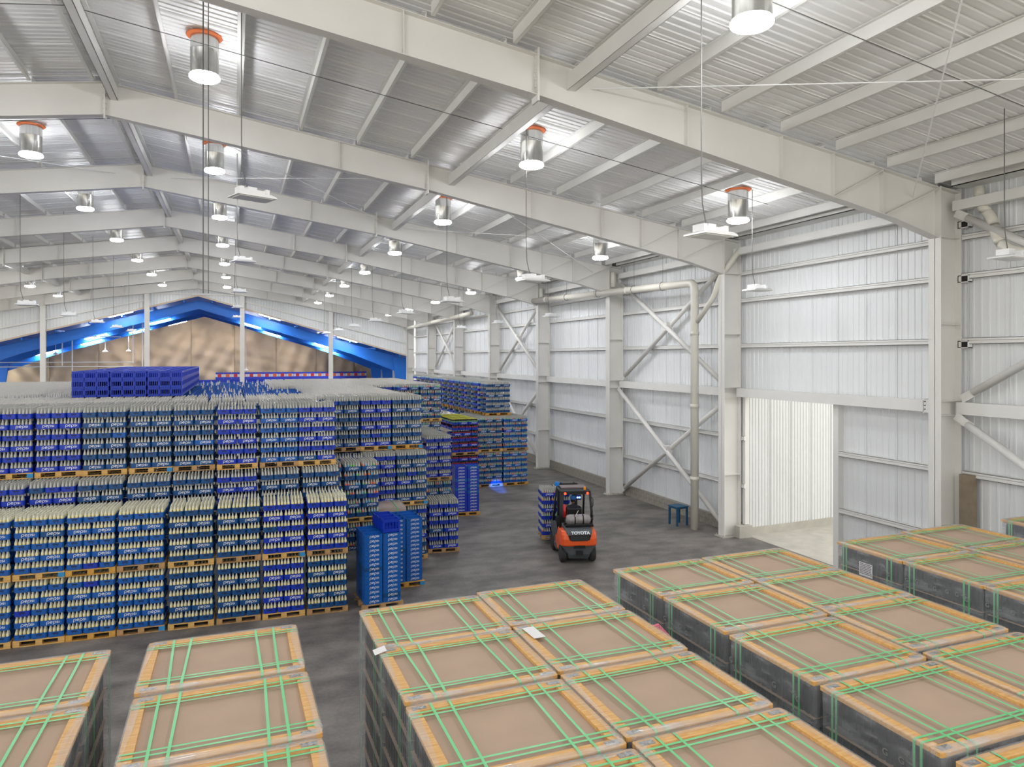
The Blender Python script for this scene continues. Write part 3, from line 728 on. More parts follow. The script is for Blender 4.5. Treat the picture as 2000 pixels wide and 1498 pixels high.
# R: coloured, three tiers
for i, x in enumerate((6.85, 7.9)):
    stack(x, 31.7, 0.0, [6, 6, 6], colour_mix, 0, f'{("left", "right")[i]} coloured stack left of the lime-capped stack', z_from=1.5, right_open=(i == 1))
# S lime caps with dark bottles
for j in range(3): stack(9.6, 32.3 + j * 1.1, 0.0, [6, 6], (lambda ti, L, a: 7 if (ti == 1 and L == 5) else 6), 1, f'dark bottle stack with lime caps, {ORD[j]} in its row', z_from=0 if j == 0 else 3.0, w=1.29, right_open=True)
# T two broad stacks
for i, x in enumerate((11.1, 12.44)):
    for j in range(3): stack(x, 32.95 + j * 1.1, 0.0, [6, 6], colour_mix, (0, 2)[i], f'{("left", "right")[i]} broad coloured stack by the wall, {ORD[j]} in its row', z_from=0 if j == 0 else 3.0, w=1.29, right_open=True)
# U long raised row
for j in range(14):
    stack(11.75, 33.6 + j * 1.12 + (0.2 if j else 0), 0.0, [6, 6, 6], colour_mix if j % 3 else 0, (0, 1)[j % 2], f'raised stack along the wall, {ORD[j]} in its row', z_from=3.3, w=1.29, right_open=False)
    # left flank of the row
    x0 = 11.75
# field of three tier stacks behind

def field_cell(x, y, mode):
    z = 3 * (0.147 + 6 * LP) - LP + (R() - 0.5) * 0.012; rz = (R() - 0.5) * 0.012
    if mode == 'empty': z -= 0.0
    for L in (0, -1):
        short = L == 0
        nx, ny = (3, 2) if short else (2, 3)
        for a in range(nx):
            for b in range(ny):
                if L < 0 and b: continue
                crates.append((x + (a + 0.5) / nx, y + (b + 0.5) / ny, z + L * LP, rz + (PI / 2 if short else 0), not short, 2 if mode == 'empty' else random.choice((0, 1, 2)), False, None))
    for a in range(12):
        for b in range(12):
            q = R()
            if mode == 'empty' and q > 0.012: continue
            if mode != 'empty' and q < 0.012: continue
            u, v = spot(a, b, True); bottles.append((x + u, y + v, z + 0.006, 8, None))
    for a in range(12):
        for b in range(2): bottles.append((x + (a + 0.5) / 12, y + (b + 0.5) / 12, z - LP + 0.006, 8, None))
for q in [-7.1 + 1.045 * i for i in range(9)]:
    stack(q - 0.1, 21.42, 0.0, [6, 6, 6], 0, 0, 'back field', z_from=1.4, inner=False, pallets=False)
yy = 22.5; r_ = 0
while yy < 41.5:
    xr = 2.4 if yy < 23.4 else 5.5 if yy < 31.2 else 8.8
    xx = -13.0
    xs = []
    while xx < xr - 0.9: xs.append(xx); xx += 1.045
    off = xr - 1.0 - xs[-1]
    for q in xs:
        q += off
        if yy > 23.6 and yy < 24.3 and 2.4 < q: continue
        mode = 'bottle'
        if -4.9 < q < 1.5 and yy > 24.7: mode = 'empty'
        if q <= -4.9 and 24.7 < yy < 27.5: mode = 'empty'
        # outside the view to the left
        if q < -0.72 * yy / 1.0 * 0.42 - 4.5: continue
        field_cell(q + (R() - 0.5) * 0.03, yy, mode)
    yy += 1.075 if yy < 30 else 1.09

# individuals: crates of the first rows become things, the others one mass
front = [c for c in crates if c[6] and c[7]]
key = {n: 0 for n in A_NAMES}
def score(c):
    nm = c[7]; s = 0
    if 'front stack' in nm: s = 3
    elif 'behind the front row' in nm and 'second tier' in nm: s = 2.5
    elif 'by empties' in nm: s = 2.2
    elif 'behind the front row' in nm: s = 2 - c[2] * 0.01
    elif 'single tier' in nm: s = 1.5
    else: s = 0
    return s
front.sort(key=lambda c: -score(c)); single = front[:300]; sid = {id(c) for c in single}
for c in single:
    x, y, z, rz, lf, col, _, lab = c
    o = link('bottle_crate', CM[col], None, (x, y, z), rz, lab, 'crate', 'blue bottle crates stacked on pallets')
    if lf: link('lettering', LET, o, (0.03, -LY / 2 - 0.0015, 0.058))

# bottles: top layers of two front stacks singly
def is_single(b):
    return b[4] and b[4][0] in (A_NAMES[2], A_NAMES[3]) and b[4][3]
sb = [b for b in bottles if is_single(b)][:296]; sbid = {id(b) for b in sb}
for b in sb:
    link('glass_bottle', BM[b[3]], None, (b[0], b[1], b[2]), R() * 6, f'bottle with cream label, {ORD[b[4][5]]} row back, {ORD[b[4][4]]} across, top of {b[4][0].replace(" from left", "")}', 'bottle', f'bottles on top of the {b[4][0]}')

def scatter(name, recs, meshes, label, cat):
    """one object that scatters meshes[i] at the given points (position, index, turn)"""
    me = bpy.data.meshes.new(name); me.from_pydata([r[0] for r in recs], [], [])
    a = me.attributes.new('pick', 'INT', 'POINT'); a.data.foreach_set('value', [r[1] for r in recs])
    a = me.attributes.new('turn', 'FLOAT', 'POINT'); a.data.foreach_set('value', [r[2] for r in recs])
    o = link(name, me, None, label=label, cat=cat, kind='stuff')
    ng = bpy.data.node_groups.new(name + '_scatter', 'GeometryNodeTree')
    ng.interface.new_socket('Geometry', in_out='INPUT', socket_type='NodeSocketGeometry'); ng.interface.new_socket('Geometry', in_out='OUTPUT', socket_type='NodeSocketGeometry')
    N = ng.nodes.new; Lk = ng.links.new
    gi = N('NodeGroupInput'); go = N('NodeGroupOutput'); jn = N('GeometryNodeJoinGeometry')
    at = N('GeometryNodeInputNamedAttribute'); at.data_type = 'INT'; at.inputs['Name'].default_value = 'pick'
    tu = N('GeometryNodeInputNamedAttribute'); tu.data_type = 'FLOAT'; tu.inputs['Name'].default_value = 'turn'
    cx = N('ShaderNodeCombineXYZ'); Lk(tu.outputs['Attribute'], cx.inputs['Z'])
    for i, m in enumerate(meshes):
        src = bpy.data.objects.new(m.name + '_source', m)
        oi = N('GeometryNodeObjectInfo'); oi.inputs['Object'].default_value = src
        cp = N('FunctionNodeCompare'); cp.data_type = 'INT'; cp.operation = 'EQUAL'; Lk(at.outputs['Attribute'], cp.inputs[2]); cp.inputs[3].default_value = i
        ip = N('GeometryNodeInstanceOnPoints'); Lk(gi.outputs[0], ip.inputs['Points']); Lk(cp.outputs[0], ip.inputs['Selection']); Lk(oi.outputs['Geometry'], ip.inputs['Instance']); Lk(cx.outputs[0], ip.inputs['Rotation'])
        Lk(ip.outputs[0], jn.inputs[0])
    Lk(jn.outputs[0], go.inputs[0])
    md = o.modifiers.new('scatter', 'NODES'); md.node_group = ng
    return o
scatter('bottle_crates', [((c[0], c[1], c[2]), c[5] + (3 if c[4] else 0), c[3]) for c in crates if id(c) not in sid], CM, 'mass of blue bottle crates in the stacks further back', 'crates')
scatter('glass_bottles', [((b[0], b[1], b[2]), b[3], 0.0) for b in bottles if id(b) not in sbid], BM, 'mass of empty and filled glass bottles standing in the blue crates', 'bottles')
print('crates', len(crates), 'bottles', len(bottles))

# ------------------------------------------------------------------ nested empty crates
def open_crate(m, lx, ly, h, slots):
    """deep open crate seen empty: walls with a thickness, slotted sides"""
    mb = MB(); t = 0.012; ax, ay = lx / 2 - 0.003, ly / 2 - 0.003
    mb.box(-ax, ax, -ay, ay, 0.0, 0.012)
    if not slots:
        mb.box(-ax, ax, -ay, -ay + t, 0.012, h).box(-ax, ax, ay - t, ay, 0.012, h).box(-ax, -ax + t, -ay + t, ay - t, 0.012, h).box(ax - t, ax, -ay + t, ay - t, 0.012, h)
    else:
        for sy in (-1, 1):
            y0, y1 = (-ay, -ay + t) if sy < 0 else (ay - t, ay)
            mb.box(-ax, ax, y0, y1, 0.012, 0.07).box(-ax, ax, y0, y1, h - 0.055, h)
            n = 5
            for i in range(n + 1):
                x = -ax + 0.012 + (2 * ax - 0.024) * i / n; w = 0.009 if 0 < i < n else 0.02
                mb.box(x - w, x + w, y0, y1, 0.07, h - 0.055)
        for sx in (-1, 1):
            x0, x1 = (-ax, -ax + t) if sx < 0 else (ax - t, ax)
            mb.box(x0, x1, -ay + t, ay - t, 0.012, 0.07).box(x0, x1, -ay + t, ay - t, h - 0.055, h)
            n = 5
            for i in range(n + 1):
                y = -ay + t + 0.01 + (2 * ay - 2 * t - 0.02) * i / n
                mb.box(x0, x1, y - 0.012, y + 0.012, 0.07, h - 0.055)
    # rim lip
    mb.box(-ax - 0.004, ax + 0.004, -ay - 0.004, -ay, h - 0.014, h).box(-ax - 0.004, ax + 0.004, ay, ay + 0.004, h - 0.014, h).box(-ax - 0.004, -ax, -ay, ay, h - 0.014, h).box(ax, ax + 0.004, -ay, ay, h - 0.014, h)
    return mb
NEST = [open_crate(m, LX, LY, 0.125, False).mesh('empty_crate', m) for m in CR]
SLOTC = [open_crate(m, 0.325, 0.49, 0.262, True).mesh('slotted_crate', m) for m in CR]
def nest_column(x, y, rz, n, pitch, col, name, z0=0.147, letters=True, sx=1.0):
    for k in range(n):
        o = link('empty_crate', NEST[col if R() < 0.9 else (col + 1) % 3], None, (x + (R() - 0.5) * 0.006, y + (R() - 0.5) * 0.006, z0 + k * pitch), rz, f'empty blue crate, {ORD[k]} up in {name}', 'crate', 'empty crates stacked in columns')
        o.scale = (sx, 1, pitch / 0.125)
        if letters: link('lettering', LET, o, (0.02, -LY / 2 - 0.007, 0.06))
E1R = 0.05
def place(x0, y0, rz, u, v): return (x0 + u * math.cos(rz) - v * math.sin(rz), y0 + u * math.sin(rz) + v * math.cos(rz))
# E1: two columns wide, three deep, fifteen high
for gx, gy, gn in ((3.04, 17.98, 'near'), (3.97, 19.42, 'second')):
    for a in range(2):
        for b in range(3):
            x, y = place(gx, gy, E1R, 0.235 + a * 0.475, 0.17 + b * 0.34)
            nest_column(x, y, E1R, 15, 0.117, 2, f'{("left", "right")[a]} {("front", "middle", "rear")[b]} column of the {gn} empties', letters=(b == 0), sx=0.94)
    x, y = place(gx, gy, E1R, 0.475, 0.5); pallet(x, y, 0, E1R, f'timber pallet under the {gn} empty crates', 1.05, 1.08, kind=1 if gn == 'near' else 2, blue=(gn == 'second'))
for b in range(3):
    x, y = place(3.04, 17.98, E1R, 0.71 - 0.02 * b, 0.2 + b * 0.335)
    o = link('slotted_crate', SLOTC[1], None, (x, y, 0.147 + 15 * 0.117 + 0.01), E1R, f'deep slotted blue crate lying on top of the near empties, {ORD[b]} from the front', 'crate')
    o.scale = (1.34, 0.66, 1.25)
# E2: far empties beside the aisle
for a in range(2):
    for b in range(2):
        x, y = place(8.25, 27.4, -0.1, 0.25 + a * 0.5, 0.18 + b * 0.335)
        nest_column(x, y, -0.1, 15, 0.122, 1, f'{("left", "right")[a]} {("front", "rear")[b]} column of the far empties', letters=(b == 0))
x, y = place(8.25, 27.4, -0.1, 0.5, 0.45); pallet(x, y, 0, -0.1, 'timber pallet under the far empty crates by the aisle', 1.02, 1.0, kind=2)

# brown carton with film between them
t = thing('brown_carton', 'brown cardboard pallet load under clear film behind the empty crates', 'carton', (4.2, 21.35, 0), -0.05)
MB().box(-0.55, 0.55, -0.55, 0.5, 0.15, 1.95).obj('carton', M_CARD, t, bevel=0.02)
MB().box(-0.565, 0.565, -0.565, 0.515, 0.5, 1.965).obj('film', M_FILM, t)
for sx in (-0.25, 0.3): MB().box(sx - 0.012, sx + 0.012, -0.57, 0.52, 0.2, 1.97).obj('strap', M_STRAP, t)
pallet(4.2, 21.35, 0, -0.05, 'timber pallet under the brown carton', 1.08, 1.05)

# K: block of deep slotted crates on top of the field
K0 = (-4.62, 25.0); KZ = 3 * (0.147 + 6 * LP) + 0.0
rest = []
for c in range(9):
    for r in range(22):
        for L in range(3):
            x = K0[0] + 0.165 + c * 0.333 + (c // 3) * 0.035; y = K0[1] + 0.25 + r * 0.505 + (r // 2) * 0.06; z = KZ + L * 0.266
            if r == 0 or (c == 8 and L >= 0 and r < 12) or (L == 2 and r < 4):
                link('slotted_crate', SLOTC[1], None, (x, y, z), 0, f'deep slotted blue crate on the roof-high field, {ORD[c]} across, {ORD[r]} back, {("bottom", "middle", "top")[L]} layer', 'crate', 'slotted crates stacked on top of the bottle field')
            else: rest.append(((x, y, z), 1, 0.0))
scatter('slotted_crates', rest, SLOTC, 'further slotted blue crates at the back of the block on the bottle field', 'crates')
# floor under the raised block

# ------------------------------------------------------------------ wrapped glass pallets in the foreground
PW, PD, PH = 1.42, 1.16, 3.5
def wrapped_parts(var):
    rnd = random.Random(var)
    fw = 0.1; z0 = PH - 0.035; w, d = PW / 2, PD / 2; parts = []
    parts.append(('cardboard_top', MB().box(-w + 0.03, w - 0.03, -d + 0.03, d - 0.03, PH - 0.05, PH - 0.03).mesh('cardboard_top', M_CARD)))
    def board(x0, x1, y0, y1):
        m = MB(); c = 0.012
        m.prism([(x0 + c, y0), (x1 - c, y0), (x1, y0 + c), (x1, y1 - c), (x1 - c, y1), (x0 + c, y1), (x0, y1 - c), (x0, y0 + c)], z0, PH, axis='z'); return m.mesh('frame_board', M_WOODF)
    for b in ((-w, w, -d, -d + fw), (-w, w, d - fw, d), (-w, -w + fw, -d + fw, d - fw), (w - fw, w, -d + fw, d - fw)): parts.append(('frame_board', board(*b)))
    for sx in (-1, 1):
        for sy in (-1, 1):
            x, y = sx * (w - 0.1), sy * (d - 0.055); parts.append(('nail_plate', MB().box(x - 0.06, x + 0.06, y - 0.028, y + 0.028, PH, PH + 0.003).mesh('nail_plate', M_NAIL)))
    # straps: pairs across X near both ends of Y, pairs along Y
    def strap(a, along):
        m = MB(); hw = 0.0115; zt = PH + 0.004; sag = 0.004
        if along == 'x':
            dy = rnd.uniform(-0.012, 0.012)
            vs = []; P = [(-w - 0.006, 0.5), (-w - 0.006, zt - 0.01), (-w + 0.01, zt), (w - 0.01, zt), (w + 0.006, zt - 0.01), (w + 0.006, 0.5)]
            for i, (x, z) in enumerate(P):
                yy = a + dy * (x / w)
                vs += [(x, yy - hw, z), (x, yy + hw, z)]
        else:
            dx = rnd.uniform(-0.02, 0.02)
            vs = []; P = [(-d - 0.006, 0.5), (-d - 0.006, zt - 0.01), (-d + 0.01, zt + 0.002), (d - 0.01, zt + 0.002), (d + 0.006, zt - 0.01), (d + 0.006, 0.5)]
            for i, (y, z) in enumerate(P):
                xx = a + dx * (y / d)
                vs += [(xx + hw, y, z), (xx - hw, y, z)]
        m.add(vs, [(2 * i, 2 * i + 2, 2 * i + 3, 2 * i + 1) for i in range(5)], 0)
        return m.mesh('strap', M_STRAP)
    g = rnd.uniform(0.045, 0.07)
    for yy in (-d + 0.17, d - 0.17):
        q = rnd.uniform(-0.03, 0.03)
        for s in (-1, 1): parts.append(('strap', strap(yy + q + s * g / 2, 'x')))
    for xx in (-0.42, 0.4):
        q = rnd.uniform(-0.04, 0.04); gg = rnd.uniform(0.13, 0.17)
        for s in (-1, 1): parts.append(('strap', strap(xx + q + s * gg / 2, 'y')))
    # tiers of dark bottles with sheets between
    m = MB(); n = 11; hh = (PH - 0.2) / n; r = 0.036
    tm = MB(); prof = [(0, 0.0), (1, 0.0)]
    nb = int((PW - 0.06) / (2 * r)); nd = int((PD - 0.06) / (2 * r)); W2, D2 = nb * r, nd * r
    # scalloped outline of a layer of bottles
    out = []
    def sc(ax, ay, bx, by, n):
        for i in range(n):
            for f, dep in ((0.0, 0.012), (0.25, 0.0), (0.75, 0.0)):
                t = (i + f) / n; px, py = ax + (bx - ax) * t, ay + (by - ay) * t; L = math.hypot(bx - ax, by - ay); nx, ny = -(by - ay) / L, (bx - ax) / L
                out.append((px + nx * dep, py + ny * dep))
    sc(-W2, -D2, W2, -D2, nb); sc(W2, -D2, W2, D2, nd); sc(W2, D2, -W2, D2, nb); sc(-W2, D2, -W2, -D2, nd)
    tm.prism(out, 0.0, hh * 0.82, axis='z')
    # tapered shoulders
    N = len(out); vs = [(x, y, hh * 0.82) for x, y in out] + [(x * 0.985, y * 0.98, hh - 0.012) for x, y in out]
    tm.add(vs, [(i, (i + 1) % N, N + (i + 1) % N, N + i) for i in range(N)])
    tier = tm.mesh('bottle_tier', M_LOAD)
    sh = MB().box(-w + 0.035, w - 0.035, -d + 0.035, d - 0.035, 0, 0.006).mesh('tier_sheet', M_CARD)
    for i in range(n):
        parts.append(('bottle_tier', tier, (0, 0, 0.15 + i * hh))); parts.append(('tier_sheet', sh, (0, 0, 0.15 + (i + 1) * hh - 0.008)))
    # film: thin shell over the sides, folded a little over the frame
    f = MB(); zz = [0.12] + [0.5 + i * 0.3 for i in range(10)] + [PH - 0.05, PH - 0.005, PH + 0.006]
    ring = []
    for i in range(48):
        t = 2 * PI * i / 48; cx = math.copysign(min(1, abs(math.cos(t)) ** 0.12), math.cos(t)); cy = math.copysign(min(1, abs(math.sin(t)) ** 0.12), math.sin(t)); ring.append((cx, cy))
    vs = []
    for j, z in enumerate(zz):
        for i, (a, b) in enumerate(ring):
            e = 0.012 + 0.008 * math.sin(3.1 * z + i * 0.7 + var) + (0.02 if abs(a) > 0.97 and abs(b) > 0.97 and j % 3 == 0 and j < 10 else 0)
            if j >= len(zz) - 3: e = 0.01
            vs.append((a * (w + e), b * (d + e), z))
    for i, (a, b) in enumerate(ring):
        q = 0.05 + 0.03 * math.sin(i * 1.3 + var) * math.cos(i * 0.37)
        vs.append((a * (w - q), b * (d - q), PH + 0.007))
    K = 48; J = len(zz) + 1
    f.add(vs, [(j * K + i, j * K + (i + 1) % K, (j + 1) * K + (i + 1) % K, (j + 1) * K + i) for j in range(J - 1) for i in range(K)])
    parts.append(('film', f.mesh('film', M_FILM, True)))
    return parts
WP = [wrapped_parts(v) for v in range(3)]
GT = {}
def text_mesh(txt, size, m, bold=0.0, ext=0.0, name='lettering'):
    k = (txt, size, m.name)
    if k in GT: return GT[k]
    cu = bpy.data.curves.new('txt', 'FONT'); cu.body = txt; cu.size = size; cu.offset = bold; cu.extrude = ext; cu.align_x = 'CENTER'; cu.align_y = 'CENTER'; cu.resolution_u = 3
    ob = bpy.data.objects.new('txt', cu); COL.objects.link(ob); bpy.context.view_layer.update()
    me = bpy.data.meshes.new_from_object(ob.evaluated_get(bpy.context.evaluated_depsgraph_get())); me.materials.clear(); me.materials.append(m); me.name = name
    bpy.data.objects.remove(ob); GT[k] = me; return me
M_GPRINT = mat('faint_white_print', (150, 152, 152), 0.5)
COLX = [(-1.85, 'leftmost column'), (-0.09, 'second column'), (2.04, 'third column'), (3.49, 'fourth column'), (5.52, 'fifth column'), (6.99, 'sixth column'), (9.52, 'seventh column'), (11.02, 'eighth column')]
ROWY = {0: [7.42, 6.2, 4.98], 1: [7.45, 6.2, 4.98, 3.7], 2: [7.62, 6.46, 5.22, 4.0], 3: [7.72, 6.52, 5.3, 4.08, 2.85], 4: [7.95, 6.74, 5.5, 4.27, 3.0], 5: [7.98, 6.86, 5.7, 4.45, 3.2], 6: [7.95, 6.78, 5.62, 4.4], 7: [8.05, 6.95, 5.75]}
rowname = ['back row', 'second row', 'third row', 'fourth row', 'fifth row']
def wrapped(x, y, cn, rn, v, extra=''):
    t = thing('wrapped_pallet', f'strapped film-wrapped pallet with wood-framed cardboard top, {cn} from left, {rn}' + extra, 'pallet', (x, y, 0), (R() - 0.5) * 0.022, 'wrapped pallets with green straps in the foreground')
    for p in WP[v]:
        link(p[0], p[1], t, p[2] if len(p) > 2 else None)
    base = MB().box(-0.7, 0.7, -0.57, 0.57, 0.11, 0.14)
    for a in (-0.6, 0, 0.6):
        for b in (-0.5, 0, 0.5): base.box(a - 0.06, a + 0.06, b - 0.06, b + 0.06, 0.0, 0.11)
    base.obj('pallet_base', M_PALLET[0], t)
    return t
first_c = True
for ci, (x, cn) in enumerate(COLX):
    for ri, y in enumerate(ROWY[ci]):
        t = wrapped(x + (R() - 0.5) * 0.02, y, cn, rowname[ri], (ci + ri * 2) % 3)
        if ci in (4, 6):
            me = text_mesh('G', 0.075, M_GPRINT, 0.002)
            for j in range(7):
                if R() < 0.35: continue
                link('lettering', me, t, (-PW / 2 - 0.026, 0.48 - j * 0.15 + R() * 0.04, PH - 0.2 - R() * 0.05), rot=(PI / 2, 0, -PI / 2))
        if (ci, ri) == (2, 2):
            link('lettering', text_mesh('G', 0.075, M_GPRINT, 0.002), t, (-0.6, -PD / 2 - 0.03, PH - 0.25), rot=(PI / 2, 0, 0))
t = wrapped(13.45, 8.05, 'ninth column', 'back row', 1, ', at right edge')
def paper(name, label, x, y, z, w, h, rot, m, writing=True):
    t = link(name, MB().box(-w / 2, w / 2, -h / 2, h / 2, 0, 0.002).mesh(name, m), None, (x, y, z), rot=rot, label=label, cat='paper')
    if writing:
        mb = MB()
        for i in range(7):
            yy = h * (0.38 - i * 0.12); xx = -w * 0.42
            while xx < w * 0.36:
                L = w * (0.03 + R() * 0.08); mb.box(xx, xx + L, yy, yy + h * 0.05, 0.002, 0.003); xx += L + w * 0.03
        mb.obj('print', M_BLACK, t)
    return t
paper('shipping_label', 'white slip lying on the frame of the fourth column, second row', 2.92, 6.85, PH + 0.012, 0.13, 0.3, (0, 0, 0.05), M_PAPER, False)
paper('shipping_label', 'white slip folded over the left edge of the third column, second row', 1.33, 6.98, PH + 0.012, 0.12, 0.13, (0, -0.25, 0), M_PAPER, False)
paper('shipping_label', 'white printed label on the dark side of the fifth column, second row', 4.78, 6.45, 2.98, 0.26, 0.16, (PI / 2, 0, -PI / 2), M_PAPER)
paper('shipping_label', 'white printed label on the dark side of the seventh column, back row', 8.775, 7.95, 3.22, 0.24, 0.2, (PI / 2, 0, -PI / 2), M_PAPER)
paper('shipping_label', 'pink printed label between the third and fourth columns', 2.755, 4.95, 3.45, 0.34, 0.1, (PI / 2 - 0.9, 0, -PI / 2), M_PINK)
paper('shipping_label', 'pink printed label sticking out beside the fourth column, second row', 4.29, 6.55, 3.4, 0.3, 0.16, (0.1, 0.4, -1.4), M_PINK)

# ------------------------------------------------------------------ forklift
FKR = -0.27
fk = thing('forklift', 'orange and grey counterbalance forklift with lit red tail lamps, carrying crates', 'forklift', (9.9, 19.6, 0), FKR)
def P(name, mb, m, parent=None, **k): return mb.obj(name, m, parent or fk, **k)
def side_curve(): pass
# counterweight: orange upper with wrap round corners, grey lower bumper
def cw_outline(w, y0, y1, c):
    pts = []
    for i in range(6):
        t = PI + (PI / 2) * i / 5; pts.append((-w + c + c * math.cos(t), y0 + c + c * math.sin(t) * 1.0))
    for i in range(6):
        t = 1.5 * PI + (PI / 2) * i / 5; pts.append((w - c + c * math.cos(t), y0 + c + c * math.sin(t)))
    return pts + [(w, y1), (-w, y1)]
def loft(mb, outl, zs, scales, mi=0):
    n = len(outl); vs = []
    for z, (s, dy) in zip(zs, scales): vs += [(x * s, y + dy * (1 - min(1, max(0, (y - 0.0) / 0.9))), z) for x, y in outl]
    fs = [(j * n + i, j * n + (i + 1) % n, (j + 1) * n + (i + 1) % n, (j + 1) * n + i) for j in range(len(zs) - 1) for i in range(n)]
    fs += [tuple(range(n - 1, -1, -1)), tuple((len(zs) - 1) * n + i for i in range(n))]
    return mb.add(vs, fs, mi)
P('counterweight', loft(MB(), cw_outline(0.575, 0.0, 0.75, 0.2), [0.56, 0.6, 0.78, 0.9, 0.99, 1.02], [(0.98, 0.03), (1, 0), (1, 0.0), (0.985, 0.03), (0.95, 0.09), (0.9, 0.14)]), M_FORK, smooth=False, bevel=0.012)
P('lower_counterweight', loft(MB(), cw_outline(0.36, 0.04, 0.5, 0.08), [0.16, 0.3, 0.5, 0.57], [(0.9, 0.1), (1.0, 0.02), (1.42, 0.03), (1.5, 0.03)]), M_GREY, bevel=0.01)
MB().box(-0.1, 0.1, -0.0, 0.1, 0.28, 0.42).obj('tow_hitch', M_BLACK, fk); MB().box(-0.17, 0.17, 0.0, 0.06, 0.5, 0.585).obj('recess', M_BLACK, fk)
# grille and name band
MB().prism([(-0.36, 0.9), (0.36, 0.9), (0.31, 0.76), (0.24, 0.73), (-0.24, 0.73), (-0.31, 0.76)], -0.012, 0.05).obj('grille', M_BLACK, fk)
for i in range(5): MB().box(-0.28, 0.28, -0.02, 0.0, 0.755 + i * 0.03, 0.765 + i * 0.03).obj('grille_bar', M_GREY, fk)
band = loft(MB(), cw_outline(0.44, 0.05, 0.95, 0.12), [0.9, 0.97, 1.06, 1.09], [(1.0, -0.03), (1.0, -0.01), (0.97, 0.08), (0.93, 0.16)])
P('hood_cover', band, M_GREY, bevel=0.01)
tm_ = text_mesh('TOYOTA', 0.125, M_LET, 0.006, 0.003)
link('lettering', tm_, fk, (0.02, -0.018, 0.98), rot=(PI / 2 - 0.5, 0, 0)).scale = (1.12, 1, 1)
# body sides
for s in (-1, 1):
    MB().prism([(0.45, 0.3), (1.0, 0.3), (1.25, 0.38), (1.3, 0.62), (1.05, 0.7), (0.8, 0.98), (0.6, 1.0), (0.45, 0.95)], s * 0.5 - 0.05, s * 0.5 + 0.05, axis='x').obj('side_panel', M_FORK, fk)
    MB().prism([(1.0, 0.22), (1.75, 0.22), (1.75, 0.5), (1.45, 0.52), (1.4, 0.4), (1.05, 0.4)], s * 0.5 - 0.06, s * 0.5 + 0.06, axis='x').obj('step', M_GREY, fk)
    MB().prism([(1.5, 0.5), (1.95, 0.5), (2.0, 0.75), (1.8, 0.95), (1.6, 0.8)], s * 0.5 - 0.08, s * 0.5 + 0.06, axis='x').obj('fender', M_GREY, fk)
    lab = MB().lathe([(0.0, 0.0), (0.055, 0.0), (0.055, 0.003), (0.0, 0.003)], 14).mesh('badge', M_PAPER)
    link('badge', lab, fk, (s * 0.556, 0.42, 0.86), rot=(0, s * PI / 2, 0))
P('chassis', MB().box(-0.44, 0.44, 0.5, 2.05, 0.2, 0.5), M_BLACK)
P('hood', MB().prism([(0.75, 0.5), (1.35, 0.5), (1.35, 0.9), (1.2, 0.98), (0.75, 1.02)], -0.42, 0.42, axis='x'), M_GREY, bevel=0.02)
P('floor_plate', MB().box(-0.42, 0.42, 1.35, 1.95, 0.5, 0.54), M_BLACK)
P('dashboard', MB().prism([(1.8, 0.54), (2.05, 0.54), (2.05, 1.05), (1.9, 1.1)], -0.42, 0.42, axis='x'), M_BLACK, bevel=0.02)
st = MB().tube([(0, 1.9, 1.0), (0, 1.7, 1.15)], 0.025, 8)
st.tube([(0.15 * math.cos(2 * PI * i / 16), 1.68 + 0.09 * math.sin(2 * PI * i / 16), 1.17 + 0.12 * math.sin(2 * PI * i / 16)) for i in range(17)], 0.012, 6); P('steering_wheel', st, M_BLACK, smooth=True)
P('seat', MB().box(-0.24, 0.24, 0.95, 1.4, 1.0, 1.1), M_BLACK, bevel=0.03); P('seat_back', MB().prism([(0.86, 1.05), (0.98, 1.05), (0.93, 1.58), (0.83, 1.56)], -0.24, 0.24, axis='x'), M_BLACK, bevel=0.03)
def wheel(x, y, r, w, nm):
    t = link('wheel', None, fk, (x, y, r)); t.rotation_euler = (0, PI / 2, 0)
    MB().lathe([(r * 0.55, -w / 2), (r * 0.9, -w / 2), (r, -w / 2 + 0.03), (r, w / 2 - 0.03), (r * 0.9, w / 2), (r * 0.55, w / 2)], 28).obj('tyre', M_TYRE, t, smooth=False)
    MB().lathe([(0.0, -w / 2 + 0.04), (r * 0.5, -w / 2 + 0.02), (r * 0.56, -w / 2 + 0.03), (r * 0.56, w / 2 - 0.03), (r * 0.5, w / 2 - 0.02), (0.0, w / 2 - 0.04)], 16).obj('rim', M_GREY, t)
for s in (-1, 1): wheel(s * 0.46, 0.42, 0.27, 0.19, 'rear'); wheel(s * 0.47, 1.88, 0.34, 0.22, 'front')
# overhead guard
gd = link('overhead_guard', None, fk)
for s in (-1, 1):
    MB().tube([(s * 0.5, 0.62, 0.95), (s * 0.5, 0.6, 1.5), (s * 0.47, 0.7, 2.05), (s * 0.45, 0.8, 2.12)], 0.04, 8).obj('rear_pillar', M_BLACK, gd, smooth=True)
    MB().tube([(s * 0.5, 1.95, 0.95), (s * 0.48, 1.75, 1.6), (s * 0.45, 1.55, 2.12)], 0.035, 8).obj('front_pillar', M_BLACK, gd, smooth=True)
    MB().tube([(s * 0.47, 0.72, 2.1), (s * 0.45, 1.55, 2.13)], 0.035, 8).obj('roof_rail', M_BLACK, gd, smooth=True)
for i in range(7): MB().box(-0.45, 0.45, 0.0, 0.035, 0, 0.05).obj('roof_bar', M_GREY, gd, loc=(0, 0.72 + i * 0.135, 2.1))
MB().box(-0.47, 0.47, 0.66, 0.72, 2.04, 2.14).obj('roof_bar', M_BLACK, gd)
MB().tube([(0.5, 0.6, 1.62), (0.53, 0.54, 1.7), (0.53, 0.54, 1.9), (0.48, 0.62, 1.97)], 0.014, 6).obj('grab_handle', M_BLACK, gd, smooth=True)
MB().box(-0.4, 0.42, 1.0, 1.5, 2.16, 2.2).obj('roof_screen', mat('smoked_cover', (112, 96, 96), 0.3), gd)
